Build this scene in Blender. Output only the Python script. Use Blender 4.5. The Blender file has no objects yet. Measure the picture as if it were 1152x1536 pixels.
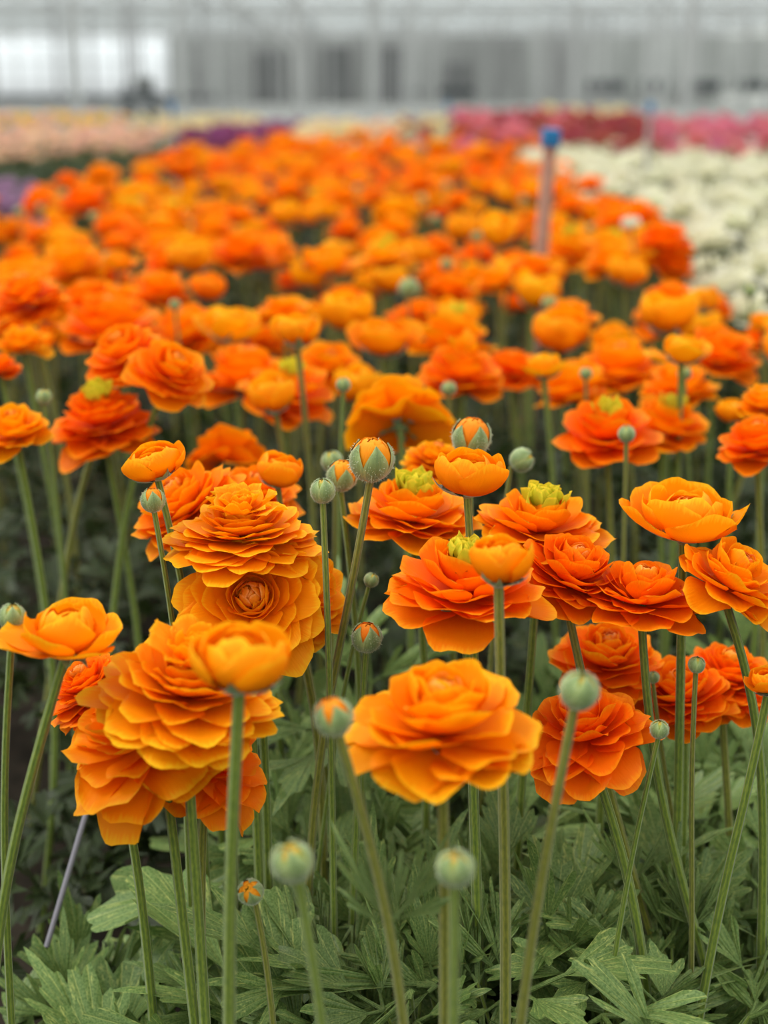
import bpy, math, random
import numpy as np
from mathutils import Vector, Matrix

# ------------------------------------------------------------------ camera, sky, exposure
sc = bpy.context.scene
C = sc.collection
W_, H_ = 1152, 1536
F = 2100.0                      # focal length in pixels of the 1152x1536 frame
HOR = 135.0                     # row of the horizon
PITCH = math.atan((768 - HOR) / F)
CAMZ = 0.80
cam_d = bpy.data.cameras.new('camera')
cam = bpy.data.objects.new('camera', cam_d)
C.objects.link(cam)
cam.location = (0, 0, CAMZ)
cam.rotation_euler = (math.pi / 2 - PITCH, 0, 0)
cam_d.sensor_fit = 'VERTICAL'
cam_d.sensor_height = 36.0
cam_d.lens = 36.0 * F / H_
cam_d.clip_start = 0.02
cam_d.clip_end = 500
cam_d.dof.use_dof = True
cam_d.dof.focus_distance = 0.93
cam_d.dof.aperture_fstop = 3.9
cam_d.dof.aperture_blades = 0
sc.camera = cam
sc.view_settings.view_transform = 'Standard'
sc.view_settings.look = 'None'
sc.view_settings.gamma = 1
sc.view_settings.exposure = 0.6
sc.view_settings.use_curve_mapping = False
sc.cycles.max_bounces = 8
sc.cycles.diffuse_bounces = 4
sc.cycles.transmission_bounces = 5
sc.cycles.transparent_max_bounces = 24
sc.cycles.caustics_reflective = False
sc.cycles.caustics_refractive = False

world = bpy.data.worlds.new('overcast_sky')
sc.world = world
world.use_nodes = True
nt = world.node_tree
nt.nodes.clear()
wo = nt.nodes.new('ShaderNodeOutputWorld')
bg = nt.nodes.new('ShaderNodeBackground')
tc_ = nt.nodes.new('ShaderNodeTexCoord')
sx = nt.nodes.new('ShaderNodeSeparateXYZ')
rmp = nt.nodes.new('ShaderNodeValToRGB')
rmp.color_ramp.elements[0].position = 0.0
rmp.color_ramp.elements[0].color = (0.40, 0.42, 0.42, 1)
rmp.color_ramp.elements[1].position = 0.9
rmp.color_ramp.elements[1].color = (1.0, 1.0, 0.97, 1)
e = rmp.color_ramp.elements.new(0.02)
e.color = (0.60, 0.64, 0.64, 1)
nt.links.new(tc_.outputs['Generated'], sx.inputs[0])
nt.links.new(sx.outputs[2], rmp.inputs[0])
nt.links.new(rmp.outputs[0], bg.inputs[0])
bg.inputs[1].default_value = 1.15
nt.links.new(bg.outputs[0], wo.inputs[0])

sun_d = bpy.data.lights.new('sun', 'SUN')
sun_d.energy = 1.5
sun_d.angle = math.radians(35)
sun_d.color = (1.0, 0.97, 0.92)
sun = bpy.data.objects.new('sun', sun_d)
C.objects.link(sun)
sun.rotation_euler = (math.radians(-8), math.radians(-32), 0)

rng = np.random.default_rng(7)
random.seed(7)
cp, sp = math.cos(PITCH), math.sin(PITCH)


def ray(px, py):
    a = (px - 576) / F
    b = (768 - py) / F
    return np.array([a, cp + b * sp, -sp + b * cp])


def at_depth(px, py, d):
    return np.array([0, 0, CAMZ]) + ray(px, py) * d


def at_Y(px, py, Y):
    r = ray(px, py)
    return np.array([0, 0, CAMZ]) + r * (Y / r[1])


def at_Z(px, py, z):
    r = ray(px, py)
    return np.array([0, 0, CAMZ]) + r * ((CAMZ - z) / -r[2])


def project(p):
    d = np.asarray(p, float) - np.array([0, 0, CAMZ])
    dep = d[1] * cp - d[2] * sp
    up = d[1] * sp + d[2] * cp
    return 576 + F * d[0] / dep, 768 - F * up / dep, dep


# ------------------------------------------------------------------ materials
def new_mat(name):
    m = bpy.data.materials.new(name)
    m.use_nodes = True
    m.node_tree.nodes.clear()
    return m, m.node_tree


def N(t, typ, **kw):
    n = t.nodes.new(typ)
    for k, v in kw.items():
        setattr(n, k, v)
    return n


def ramp(t, stops, fac=None):
    r = N(t, 'ShaderNodeValToRGB')
    el = r.color_ramp.elements
    while len(el) < len(stops):
        el.new(0.5)
    for e_, (p, c) in zip(el, stops):
        e_.position = p
        e_.color = (*c, 1)
    if fac is not None:
        t.links.new(fac, r.inputs[0])
    return r


def math_n(t, op, a, b=None):
    m = N(t, 'ShaderNodeMath', operation=op)
    for i, v in enumerate((a, b)):
        if v is None:
            continue
        if isinstance(v, (int, float)):
            m.inputs[i].default_value = v
        else:
            t.links.new(v, m.inputs[i])
    return m.outputs[0]


def mix_rgb(t, fac, a, b, mode='MIX'):
    m = N(t, 'ShaderNodeMix', data_type='RGBA', blend_type=mode)
    for i, v in ((0, fac), (6, a), (7, b)):
        if isinstance(v, (int, float)):
            m.inputs[i].default_value = v
        elif isinstance(v, tuple):
            m.inputs[i].default_value = (*v, 1)
        else:
            t.links.new(v, m.inputs[i])
    return m.outputs[2]


def petal_material(name, base, mid, rim, rough=0.55, trans=0.35, hue_var=0.02, vein=0.25):
    m, t = new_mat(name)
    uv = N(t, 'ShaderNodeUVMap')
    sep = N(t, 'ShaderNodeSeparateXYZ')
    t.links.new(uv.outputs[0], sep.inputs[0])
    noise = N(t, 'ShaderNodeTexNoise')
    noise.inputs['Scale'].default_value = 3.0
    noise.inputs['Detail'].default_value = 3
    mp = N(t, 'ShaderNodeMapping')
    mp.inputs['Scale'].default_value = (9, 1.2, 1)
    t.links.new(uv.outputs[0], mp.inputs[0])
    t.links.new(mp.outputs[0], noise.inputs['Vector'])
    v = math_n(t, 'ADD', sep.outputs[1], math_n(t, 'MULTIPLY', math_n(t, 'SUBTRACT', noise.outputs[0], 0.5), vein))
    r = ramp(t, [(0.0, base), (0.6, mid), (0.88, mid), (1.0, rim)], v)
    oi = N(t, 'ShaderNodeObjectInfo')
    hs = N(t, 'ShaderNodeHueSaturation')
    t.links.new(r.outputs[0], hs.inputs['Color'])
    t.links.new(math_n(t, 'ADD', 0.5 - hue_var * 0.5, math_n(t, 'MULTIPLY', oi.outputs['Random'], hue_var)), hs.inputs['Hue'])
    p = N(t, 'ShaderNodeBsdfPrincipled')
    p.inputs['Roughness'].default_value = rough
    p.inputs['Specular IOR Level'].default_value = 0.14
    t.links.new(hs.outputs[0], p.inputs['Base Color'])
    tr = N(t, 'ShaderNodeBsdfTranslucent')
    t.links.new(hs.outputs[0], tr.inputs[0])
    bump = N(t, 'ShaderNodeBump')
    bump.inputs['Strength'].default_value = 0.25
    bump.inputs['Distance'].default_value = 0.002
    t.links.new(noise.outputs[0], bump.inputs['Height'])
    t.links.new(bump.outputs[0], p.inputs['Normal'])
    mx = N(t, 'ShaderNodeMixShader')
    mx.inputs[0].default_value = trans
    t.links.new(p.outputs[0], mx.inputs[1])
    t.links.new(tr.outputs[0], mx.inputs[2])
    o = N(t, 'ShaderNodeOutputMaterial')
    t.links.new(mx.outputs[0], o.inputs[0])
    return m


def plain(name, col, rough=0.6, spec=0.4, noise_amt=0.0, scale=8.0, metal=0.0):
    m, t = new_mat(name)
    p = N(t, 'ShaderNodeBsdfPrincipled')
    p.inputs['Roughness'].default_value = rough
    p.inputs['Metallic'].default_value = metal
    p.inputs['Specular IOR Level'].default_value = spec
    if noise_amt:
        tc = N(t, 'ShaderNodeTexCoord')
        n = N(t, 'ShaderNodeTexNoise')
        n.inputs['Scale'].default_value = scale
        n.inputs['Detail'].default_value = 5
        t.links.new(tc.outputs['Object'], n.inputs['Vector'])
        a = tuple(c * (1 - noise_amt) for c in col)
        b = tuple(min(1, c * (1 + noise_amt)) for c in col)
        r = ramp(t, [(0.3, a), (0.7, b)], n.outputs[0])
        t.links.new(r.outputs[0], p.inputs['Base Color'])
    else:
        p.inputs['Base Color'].default_value = (*col, 1)
    o = N(t, 'ShaderNodeOutputMaterial')
    t.links.new(p.outputs[0], o.inputs[0])
    return m


def leaf_material(name, a, b, mottle, trans=0.25):
    m, t = new_mat(name)
    uv = N(t, 'ShaderNodeUVMap')
    sep = N(t, 'ShaderNodeSeparateXYZ')
    t.links.new(uv.outputs[0], sep.inputs[0])
    tc = N(t, 'ShaderNodeTexCoord')
    n = N(t, 'ShaderNodeTexNoise')
    n.inputs['Scale'].default_value = 60
    n.inputs['Detail'].default_value = 4
    t.links.new(tc.outputs['Object'], n.inputs['Vector'])
    c0 = ramp(t, [(0.35, a), (0.65, b)], n.outputs[0]).outputs[0]
    # fan veins: thin pale lines that radiate from the leaflet's foot (u runs across the fan)
    w = math_n(t, 'ABSOLUTE', math_n(t, 'SINE', math_n(t, 'MULTIPLY', sep.outputs[0], 3.14159 * 9)))
    vein = math_n(t, 'LESS_THAN', w, 0.13)
    c1 = mix_rgb(t, math_n(t, 'MULTIPLY', vein, 0.4), c0, mottle)
    mp = N(t, 'ShaderNodeMapping')
    mp.inputs['Scale'].default_value = (14, 3.0, 1)
    t.links.new(uv.outputs[0], mp.inputs[0])
    n2 = N(t, 'ShaderNodeTexNoise')
    n2.inputs['Scale'].default_value = 2.2
    n2.inputs['Detail'].default_value = 4
    n2.inputs['Roughness'].default_value = 0.7
    oi = N(t, 'ShaderNodeObjectInfo')
    vm = N(t, 'ShaderNodeVectorMath', operation='ADD')
    t.links.new(mp.outputs[0], vm.inputs[0])
    cmb = N(t, 'ShaderNodeCombineXYZ')
    t.links.new(math_n(t, 'MULTIPLY', oi.outputs['Random'], 50.0), cmb.inputs[2])
    t.links.new(cmb.outputs[0], vm.inputs[1])
    t.links.new(vm.outputs[0], n2.inputs['Vector'])
    mf = ramp(t, [(0.56, (0, 0, 0)), (0.68, (0.75, 0.75, 0.75))], n2.outputs[0]).outputs[0]
    c2 = mix_rgb(t, mf, c1, mottle)
    hs = N(t, 'ShaderNodeHueSaturation')
    t.links.new(c2, hs.inputs['Color'])
    t.links.new(math_n(t, 'ADD', 0.8, math_n(t, 'MULTIPLY', oi.outputs['Random'], 0.45)), hs.inputs['Value'])
    p = N(t, 'ShaderNodeBsdfPrincipled')
    p.inputs['Roughness'].default_value = 0.42
    p.inputs['Specular IOR Level'].default_value = 0.3
    t.links.new(hs.outputs[0], p.inputs['Base Color'])
    bump = N(t, 'ShaderNodeBump')
    bump.inputs['Strength'].default_value = 0.5
    bump.inputs['Distance'].default_value = 0.001
    t.links.new(w, bump.inputs['Height'])
    t.links.new(bump.outputs[0], p.inputs['Normal'])
    tr = N(t, 'ShaderNodeBsdfTranslucent')
    t.links.new(hs.outputs[0], tr.inputs[0])
    mx = N(t, 'ShaderNodeMixShader')
    mx.inputs[0].default_value = trans
    t.links.new(p.outputs[0], mx.inputs[1])
    t.links.new(tr.outputs[0], mx.inputs[2])
    o = N(t, 'ShaderNodeOutputMaterial')
    t.links.new(mx.outputs[0], o.inputs[0])
    return m


def stem_material(name, a, b):
    m, t = new_mat(name)
    uv = N(t, 'ShaderNodeUVMap')
    sep = N(t, 'ShaderNodeSeparateXYZ')
    t.links.new(uv.outputs[0], sep.inputs[0])
    w = math_n(t, 'SINE', math_n(t, 'MULTIPLY', sep.outputs[0], 6.2832 * 7))
    n = N(t, 'ShaderNodeTexNoise')
    n.inputs['Scale'].default_value = 6
    mp = N(t, 'ShaderNodeMapping')
    mp.inputs['Scale'].default_value = (3, 1.5, 1)
    t.links.new(uv.outputs[0], mp.inputs[0])
    t.links.new(mp.outputs[0], n.inputs['Vector'])
    f = math_n(t, 'ADD', math_n(t, 'MULTIPLY', w, 0.18), n.outputs[0])
    r = ramp(t, [(0.3, a), (0.75, b)], f)
    p = N(t, 'ShaderNodeBsdfPrincipled')
    p.inputs['Roughness'].default_value = 0.5
    p.inputs['Sheen Weight'].default_value = 0.3
    p.inputs['Subsurface Weight'].default_value = 0.0
    t.links.new(r.outputs[0], p.inputs['Base Color'])
    bump = N(t, 'ShaderNodeBump')
    bump.inputs['Strength'].default_value = 0.4
    bump.inputs['Distance'].default_value = 0.0006
    t.links.new(w, bump.inputs['Height'])
    t.links.new(bump.outputs[0], p.inputs['Normal'])
    o = N(t, 'ShaderNodeOutputMaterial')
    t.links.new(p.outputs[0], o.inputs[0])
    return m


M = {}
M['orange'] = petal_material('orange_petal', (0.90, 0.14, 0.001), (0.99, 0.285, 0.001), (1.0, 0.45, 0.008), hue_var=0.022)
M['deep'] = petal_material('deep_orange_petal', (0.88, 0.105, 0.001), (0.98, 0.225, 0.001), (1.0, 0.35, 0.005), hue_var=0.014)
M['golden'] = petal_material('golden_orange_petal', (0.92, 0.21, 0.001), (1.0, 0.36, 0.002), (1.0, 0.56, 0.012), hue_var=0.012)
M['heart'] = petal_material('green_heart', (0.34, 0.42, 0.03), (0.66, 0.60, 0.03), (0.97, 0.72, 0.05), trans=0.3)
M['heart_o'] = petal_material('orange_heart', (0.55, 0.33, 0.03), (0.93, 0.27, 0.01), (0.98, 0.42, 0.10), trans=0.3)
M['white'] = petal_material('white_petal', (0.62, 0.66, 0.36), (0.82, 0.80, 0.62), (0.86, 0.85, 0.74), trans=0.3)
M['peach'] = petal_material('peach_petal', (0.75, 0.50, 0.28), (0.84, 0.58, 0.42), (0.88, 0.64, 0.52), hue_var=0.05)
M['cream'] = petal_material('cream_petal', (0.65, 0.60, 0.22), (0.82, 0.70, 0.40), (0.85, 0.78, 0.52), hue_var=0.02)
M['purple'] = petal_material('purple_petal', (0.20, 0.04, 0.12), (0.32, 0.07, 0.19), (0.42, 0.16, 0.31), hue_var=0.06)
M['lilac'] = petal_material('lilac_petal', (0.27, 0.14, 0.28), (0.40, 0.24, 0.38), (0.50, 0.34, 0.48), hue_var=0.03)
M['pink'] = petal_material('pink_petal', (0.50, 0.10, 0.15), (0.70, 0.20, 0.27), (0.78, 0.38, 0.42), hue_var=0.05)
M['red'] = petal_material('red_petal', (0.25, 0.03, 0.035), (0.42, 0.065, 0.065), (0.55, 0.18, 0.15), hue_var=0.04)
M['yellow'] = petal_material('yellow_petal', (0.75, 0.40, 0.01), (0.88, 0.62, 0.01), (0.9, 0.70, 0.03), hue_var=0.01)
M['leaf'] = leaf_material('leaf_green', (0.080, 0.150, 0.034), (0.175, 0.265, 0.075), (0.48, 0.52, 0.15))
M['leaf_dark_shade'] = leaf_material('undergrowth_shade_green', (0.022, 0.036, 0.010), (0.044, 0.070, 0.020), (0.11, 0.15, 0.04))  # darker copy of the leaf green, shade beneath the blooms put into its colour
M['stem'] = stem_material('stem_green', (0.085, 0.145, 0.010), (0.215, 0.285, 0.026))
M['stem_b'] = stem_material('olive_stem', (0.11, 0.13, 0.008), (0.25, 0.25, 0.025))
def sepal_material():
    m, t = new_mat('sepal_green')
    uv = N(t, 'ShaderNodeUVMap')
    sep = N(t, 'ShaderNodeSeparateXYZ')
    t.links.new(uv.outputs[0], sep.inputs[0])
    ed = math_n(t, 'MULTIPLY', math_n(t, 'ABSOLUTE', math_n(t, 'SUBTRACT', sep.outputs[0], 0.5)), 2.0)
    w = math_n(t, 'MULTIPLY', math_n(t, 'SINE', math_n(t, 'MULTIPLY', sep.outputs[0], 6.2832 * 6)), 0.06)
    n = N(t, 'ShaderNodeTexNoise')
    n.inputs['Scale'].default_value = 5
    mp = N(t, 'ShaderNodeMapping')
    mp.inputs['Scale'].default_value = (4, 1.2, 1)
    t.links.new(uv.outputs[0], mp.inputs[0])
    t.links.new(mp.outputs[0], n.inputs['Vector'])
    f = math_n(t, 'ADD', math_n(t, 'ADD', math_n(t, 'MULTIPLY', ed, 0.75), w), math_n(t, 'MULTIPLY', math_n(t, 'SUBTRACT', n.outputs[0], 0.5), 0.7))
    r = ramp(t, [(0.0, (0.13, 0.20, 0.055)), (0.55, (0.22, 0.30, 0.09)), (0.8, (0.36, 0.42, 0.14)), (1.0, (0.55, 0.45, 0.16))], f)
    p = N(t, 'ShaderNodeBsdfPrincipled')
    p.inputs['Roughness'].default_value = 0.6
    p.inputs['Sheen Weight'].default_value = 0.4
    t.links.new(r.outputs[0], p.inputs['Base Color'])
    o = N(t, 'ShaderNodeOutputMaterial')
    t.links.new(p.outputs[0], o.inputs[0])
    return m


M['sepal'] = sepal_material()
M['sepal_rim'] = plain('sepal_pale_hair', (0.52, 0.56, 0.36), 0.7, 0.2)
M['budgreen'] = petal_material('bud_green_petal', (0.22, 0.32, 0.07), (0.36, 0.42, 0.09), (0.72, 0.42, 0.06), trans=0.2)
M['budorange'] = petal_material('bud_orange_petal', (0.50, 0.40, 0.04), (0.95, 0.30, 0.01), (0.98, 0.40, 0.03), trans=0.25)

# ------------------------------------------------------------------ mesh helpers
def mesh_from(name, V, Fq, uv=None, mats=(), midx=None, smooth=True):
    """V (n,3), Fq (m,4) int with tri faces marked by -1 in the 4th column"""
    V = np.asarray(V, np.float32)
    Fq = np.asarray(Fq, np.int64)
    me = bpy.data.meshes.new(name)
    me.vertices.add(len(V))
    me.vertices.foreach_set('co', V.ravel())
    if Fq.shape[1] == 3:
        Fq = np.hstack([Fq, -np.ones((len(Fq), 1), np.int64)])
    cnt = np.where(Fq[:, 3] < 0, 3, 4)
    st = np.concatenate([[0], np.cumsum(cnt)[:-1]])
    flat = Fq.ravel()
    flat = flat[flat >= 0]
    me.loops.add(len(flat))
    me.loops.foreach_set('vertex_index', flat.astype(np.int32))
    me.polygons.add(len(Fq))
    me.polygons.foreach_set('loop_start', st.astype(np.int32))
    me.polygons.foreach_set('loop_total', cnt.astype(np.int32))
    if midx is not None:
        me.polygons.foreach_set('material_index', np.asarray(midx, np.int32))
    me.polygons.foreach_set('use_smooth', np.full(len(Fq), smooth))
    if uv is not None:
        l = me.uv_layers.new(name='UVMap')
        l.data.foreach_set('uv', np.asarray(uv, np.float32)[flat].ravel())
    for m in mats:
        me.materials.append(m)
    me.update()
    me.validate()
    return me


def obj(name, me, parent=None, mat=None, loc=None):
    o = bpy.data.objects.new(name, me)
    C.objects.link(o)
    if parent is not None:
        o.parent = parent
    if mat is not None:
        o.matrix_local = mat
    if loc is not None:
        o.location = loc
    return o


def tag(o, label=None, cat=None, group=None, kind=None):
    if label:
        o['label'] = label
    if cat:
        o['category'] = cat
    if group:
        o['group'] = group
    if kind:
        o['kind'] = kind
    return o


def grid_faces(nu, nv, base=0, wrap=False):
    """vertex index = base + j*nu + i ; i along u, j along v"""
    i, j = np.meshgrid(np.arange(nu if wrap else nu - 1), np.arange(nv - 1))
    i, j = i.ravel(), j.ravel()
    i2 = (i + 1) % nu
    return base + np.stack([j * nu + i, j * nu + i2, (j + 1) * nu + i2, (j + 1) * nu + i], 1)


class Acc:
    """collects vertices, quads, uvs"""
    def __init__(s):
        s.V, s.Fc, s.U, s.Mi, s.n = [], [], [], [], 0

    def add(s, V, Fc, U, mi=0):
        V = np.asarray(V, float)
        Fc = np.asarray(Fc)
        if Fc.shape[1] == 3:
            Fc = np.hstack([Fc, -np.ones((len(Fc), 1), int)])
        s.V.append(V)
        s.Fc.append(np.where(Fc < 0, -1, Fc + s.n))
        s.U.append(U)
        s.Mi.append(np.full(len(Fc), mi))
        s.n += len(V)

    def arrays(s):
        return np.vstack(s.V), np.vstack(s.Fc), np.vstack(s.U), np.concatenate(s.Mi)

    def mesh(s, name, mats, smooth=True):
        V, Fc, U, Mi = s.arrays()
        return mesh_from(name, V, Fc, U, mats, Mi, smooth)


def lerp_tab(tab, s):
    return float(np.interp(s, np.linspace(0, 1, len(tab)), tab))


def petals(acc, r_, n, a0, a1, L, Wd, zc, nu=9, nv=9, ruf=0.05, jit=7.0, base_r=(0.05, 0.13), curl=None, frill=0.0,
           flat=None, s_range=(0, 1), mi=0, scale=1.0, off=(0, 0, 0), tip=0.0, lobes=0.0):
    """whorls of petals; s=0 innermost, s=1 outermost. Angles in degrees from the bloom's axis."""
    u = np.linspace(-1, 1, nu)
    t = np.linspace(0, 1, nv)
    UU, TT = np.meshgrid(u, t)
    fc = grid_faces(nu, nv)
    ph0 = r_.uniform(0, 6.28)
    for i in range(n):
        s = s_range[0] + (s_range[1] - s_range[0]) * (i + 0.5) / n
        az = ph0 + i * 2.39996 + r_.normal(0, 0.12)
        g = r_.normal(0, jit)
        A0 = math.radians(lerp_tab(a0, s) + g * 0.6)
        A1 = math.radians(lerp_tab(a1, s) + g + r_.normal(0, jit * 0.7))
        l = lerp_tab(L, s) * r_.uniform(0.90, 1.08)
        w = lerp_tab(Wd, s) * r_.uniform(0.85, 1.15)
        br = base_r[0] + (base_r[1] - base_r[0]) * s
        z0 = zc * (1 - s)
        ph = r_.uniform(0, 6.28, 4)
        wl = 0.60 + 0.42 * np.sqrt(np.clip(1 - UU ** 2 * 0.97, 0, 1)) + 0.035 * np.sin(3 * UU + ph[0]) + 0.02 * np.sin(7 * UU + ph[3]) + tip * (1 - np.abs(UU)) + frill * 0.6 * np.sin(15 * UU + ph[1]) * 0.5 \
            - lobes * np.exp(-(UU / 0.22) ** 2)
        tt = TT * np.where(TT > 0, 1, 1)
        # integrate the centre line per column (length depends on u)
        fine = np.linspace(0, 1, 33)
        ang = A0 + (A1 - A0) * fine ** 1.15
        rr = np.concatenate([[0], np.cumsum((np.sin(ang[1:]) + np.sin(ang[:-1])) / 2 / 32)])
        zz = np.concatenate([[0], np.cumsum((np.cos(ang[1:]) + np.cos(ang[:-1])) / 2 / 32)])
        te = np.clip(tt * (1 + (wl - 1) * tt ** 2), 0, 1.2)
        def ip(tab):
            v = np.interp(te, fine, tab)
            slope = (tab[-1] - tab[-2]) * 32
            return v + np.where(te > 1, (te - 1) * slope, 0)
        R = br + l * ip(rr)
        Z = z0 + l * ip(zz)
        A = A0 + (A1 - A0) * np.clip(te, 0, 1) ** 1.15
        rise = np.clip(TT / 0.6, 0, 1)
        prof = (0.34 + 0.66 * (rise * rise * (3 - 2 * rise))) * np.where(TT > 0.6, 1 - (0.10 + 0.7 * min(1, tip * 6)) * ((TT - 0.6) / 0.4) ** 2, 1)
        hw = w * prof
        Rc = np.maximum((np.interp(s, [0, 1], [0.25, 1.1]) if flat is None else lerp_tab(flat, s)), 0.12)
        be = np.clip(UU * hw / Rc, -1.5, 1.5)
        lat = Rc * np.sin(be)
        inn = Rc * (1 - np.cos(be))
        inn = inn + ruf * l * TT ** 2 * (np.sin(2.2 * UU * 2 + ph[2]) * 0.6 + 0.5 * np.abs(UU) * np.sin(5 * UU + ph[3]) + (frill * 4) * np.sin(11 * UU + ph[1]))
        inn = inn + 0.02 * l * r_.normal() * TT
        R2 = R - np.cos(A) * inn
        Z2 = Z + np.sin(A) * inn
        lat = lat + 0.06 * l * TT ** 2 * math.sin(ph[0])
        ca, sa = math.cos(az), math.sin(az)
        X = R2 * ca - lat * sa
        Y = R2 * sa + lat * ca
        V = np.stack([X, Y, Z2], -1).reshape(-1, 3) * scale + np.array(off)
        acc.add(V, fc, np.stack([(UU + 1) / 2, TT], -1).reshape(-1, 2), mi)


def normalise(accs):
    V = np.vstack([v for a in accs for v in a.V])
    r = np.percentile(np.hypot(V[:, 0], V[:, 1]), 97.5)
    zlo, zhi = V[:, 2].min(), np.percentile(V[:, 2], 99.5)
    return 1.0 / r, zlo / r, zhi / r


def sepals_acc(r_, n=5, a0=80, a1=130, l=0.42, w=0.17, scale=1.0, off=(0, 0, 0), nu=5, nv=6):
    a = Acc()
    petals(a, r_, n, [a0, a0], [a1, a1], [l, l], [w, w], 0, nu=nu, nv=nv, ruf=0.04, jit=10, base_r=(0.03, 0.03), flat=[0.3, 0.3], scale=scale, off=off, tip=0.15)
    # receptacle dome under the petals
    th = np.linspace(0, 2 * math.pi, 11)[:-1]
    rows = [(0.028, -0.09), (0.06, -0.06), (0.12, 0.0), (0.14, 0.04)]
    V = np.array([[r0 * math.cos(x), r0 * math.sin(x), z] for r0, z in rows for x in th]) * scale + np.array(off)
    a.add(V, grid_faces(10, 4, 0, True), np.tile([0.5, 0.5], (40, 1)))
    return a


# bloom styles: (angles, lengths ...) -----------------------------------------------------------
STY = dict(
    dome=dict(n=64, a0=[15, 58, 84, 97], a1=[-60, -8, 58, 96], L=[0.30, 0.70, 0.94, 1.02], Wd=[0.20, 0.36, 0.44, 0.48], zc=0.44, ruf=0.05, jit=6),
    frilly=dict(n=96, a0=[10, 56, 82, 98], a1=[-25, 26, 72, 103], L=[0.32, 0.66, 0.92, 1.02], Wd=[0.17, 0.28, 0.36, 0.42], zc=0.54, ruf=0.05, jit=6, frill=0.018),
    flatter=dict(n=52, a0=[20, 62, 86, 95], a1=[-60, -10, 68, 88], L=[0.28, 0.66, 0.92, 1.05], Wd=[0.2, 0.38, 0.46, 0.50], zc=0.32, ruf=0.06, jit=8),
    loose=dict(n=44, a0=[15, 60, 86, 98], a1=[-55, 0, 60, 106], L=[0.34, 0.70, 0.95, 1.04], Wd=[0.24, 0.42, 0.52, 0.56], zc=0.38, ruf=0.08, jit=10),
    cup=dict(n=22, a0=[40, 70, 85, 88], a1=[-80, -58, -42, -22], L=[0.62, 0.98, 1.16, 1.22], Wd=[0.36, 0.52, 0.62, 0.66], zc=0.05, ruf=0.03, jit=5, flat=[0.4, 0.55, 0.65, 0.8]),
    opencup=dict(n=26, a0=[40, 68, 84, 92], a1=[-88, -64, -34, 40], L=[0.55, 0.82, 0.98, 1.06], Wd=[0.34, 0.46, 0.54, 0.58], zc=0.05, ruf=0.05, jit=7, flat=[0.35, 0.45, 0.6, 1.1]),
    skirt=dict(n=32, a0=[40, 68, 84, 95], a1=[-88, -68, -46, 86], L=[0.55, 0.82, 0.98, 1.02], Wd=[0.34, 0.46, 0.54, 0.56], zc=0.05, ruf=0.06, jit=7, flat=[0.35, 0.45, 0.55, 1.4]),
    rolled=dict(n=64, a0=[35, 62, 80, 92], a1=[-62, -22, 58, 84], L=[0.34, 0.50, 0.82, 1.04], Wd=[0.24, 0.30, 0.36, 0.42], zc=0.10, ruf=0.05, jit=6, flat=[0.22, 0.32, 0.8, 1.2]),
    droop=dict(n=56, a0=[15, 60, 86, 108], a1=[-40, 12, 78, 130], L=[0.34, 0.72, 0.96, 1.10], Wd=[0.22, 0.38, 0.48, 0.58], zc=0.42, ruf=0.08, jit=9),
)
cache = {}


def bloom_meshes(style, seed, col, res=1.0, heart='orange'):
    key = (style, seed, col, res, heart)
    if key in cache:
        return cache[key]
    r_ = np.random.default_rng(seed * 101 + hash_s(style))
    st = dict(STY[style])
    n = st.pop('n')
    if res < 1:
        n = max(12, int(n * (0.62 if res > 0.5 else 0.34)))
        k = 1.25 if res > 0.5 else 1.6
        st['Wd'] = [w * k ** 0.8 for w in st['Wd']]
        st['frill'] = 0.0
    nu, nv = (11, 9) if res >= 1 else ((7, 6) if res > 0.5 else (4, 4))
    A = Acc()
    petals(A, r_, n, nu=nu, nv=nv, **st)
    Hh = Acc()
    zc = st['zc']
    if heart == 'green':
        petals(Hh, r_, 30 if res >= 1 else 12, [0, 66], [-35, -10], [0.30, 0.46], [0.11, 0.16], 0.06, nu=7 if res >= 1 else 4, nv=6 if res >= 1 else 4, ruf=0.2, jit=8, frill=0.05, off=(0, 0, zc + 0.20))
    elif heart == 'gold':
        petals(Hh, r_, 26 if res >= 1 else 10, [5, 58], [-5, 34], [0.34, 0.62], [0.12, 0.20], 0.10, nu=7 if res >= 1 else 4, nv=6 if res >= 1 else 4, ruf=0.16, jit=10, frill=0.05, off=(0, 0, zc + 0.22))
    else:
        petals(Hh, r_, 10 if res >= 1 else 5, [40, 70], [-85, -60], [0.26, 0.34], [0.16, 0.2], 0.04, nu=6, nv=6, ruf=0.03, jit=5, flat=[0.13, 0.16], off=(0, 0, zc + (0.18 if style not in ('cup', 'opencup', 'rolled') else 0.30 if style != 'rolled' else 0.14)))
    k, zlo, zhi = normalise([A, Hh])
    S = sepals_acc(r_, 5, *((92, 22, 0.72, 0.27) if style in ('cup', 'opencup') else (82, 120, 0.40, 0.17)), off=(0, 0, -0.07 if style in ('cup', 'opencup') else 0))
    for a in (A, Hh, S):
        a.V = [v * k for v in a.V]
    hm = M['heart'] if heart in ('green',) else (M['golden'] if heart == 'gold' else (M['heart_o'] if col not in ('white', 'pink', 'peach') else M[col]))
    out = (A.mesh('petals', [M[col]]), Hh.mesh('flower_center', [hm]), S.mesh('sepals', [M['sepal']]), zlo, zhi)
    cache[key] = out
    return out


def hash_s(s):
    return sum(ord(c) * (i + 1) for i, c in enumerate(s)) % 997


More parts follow.
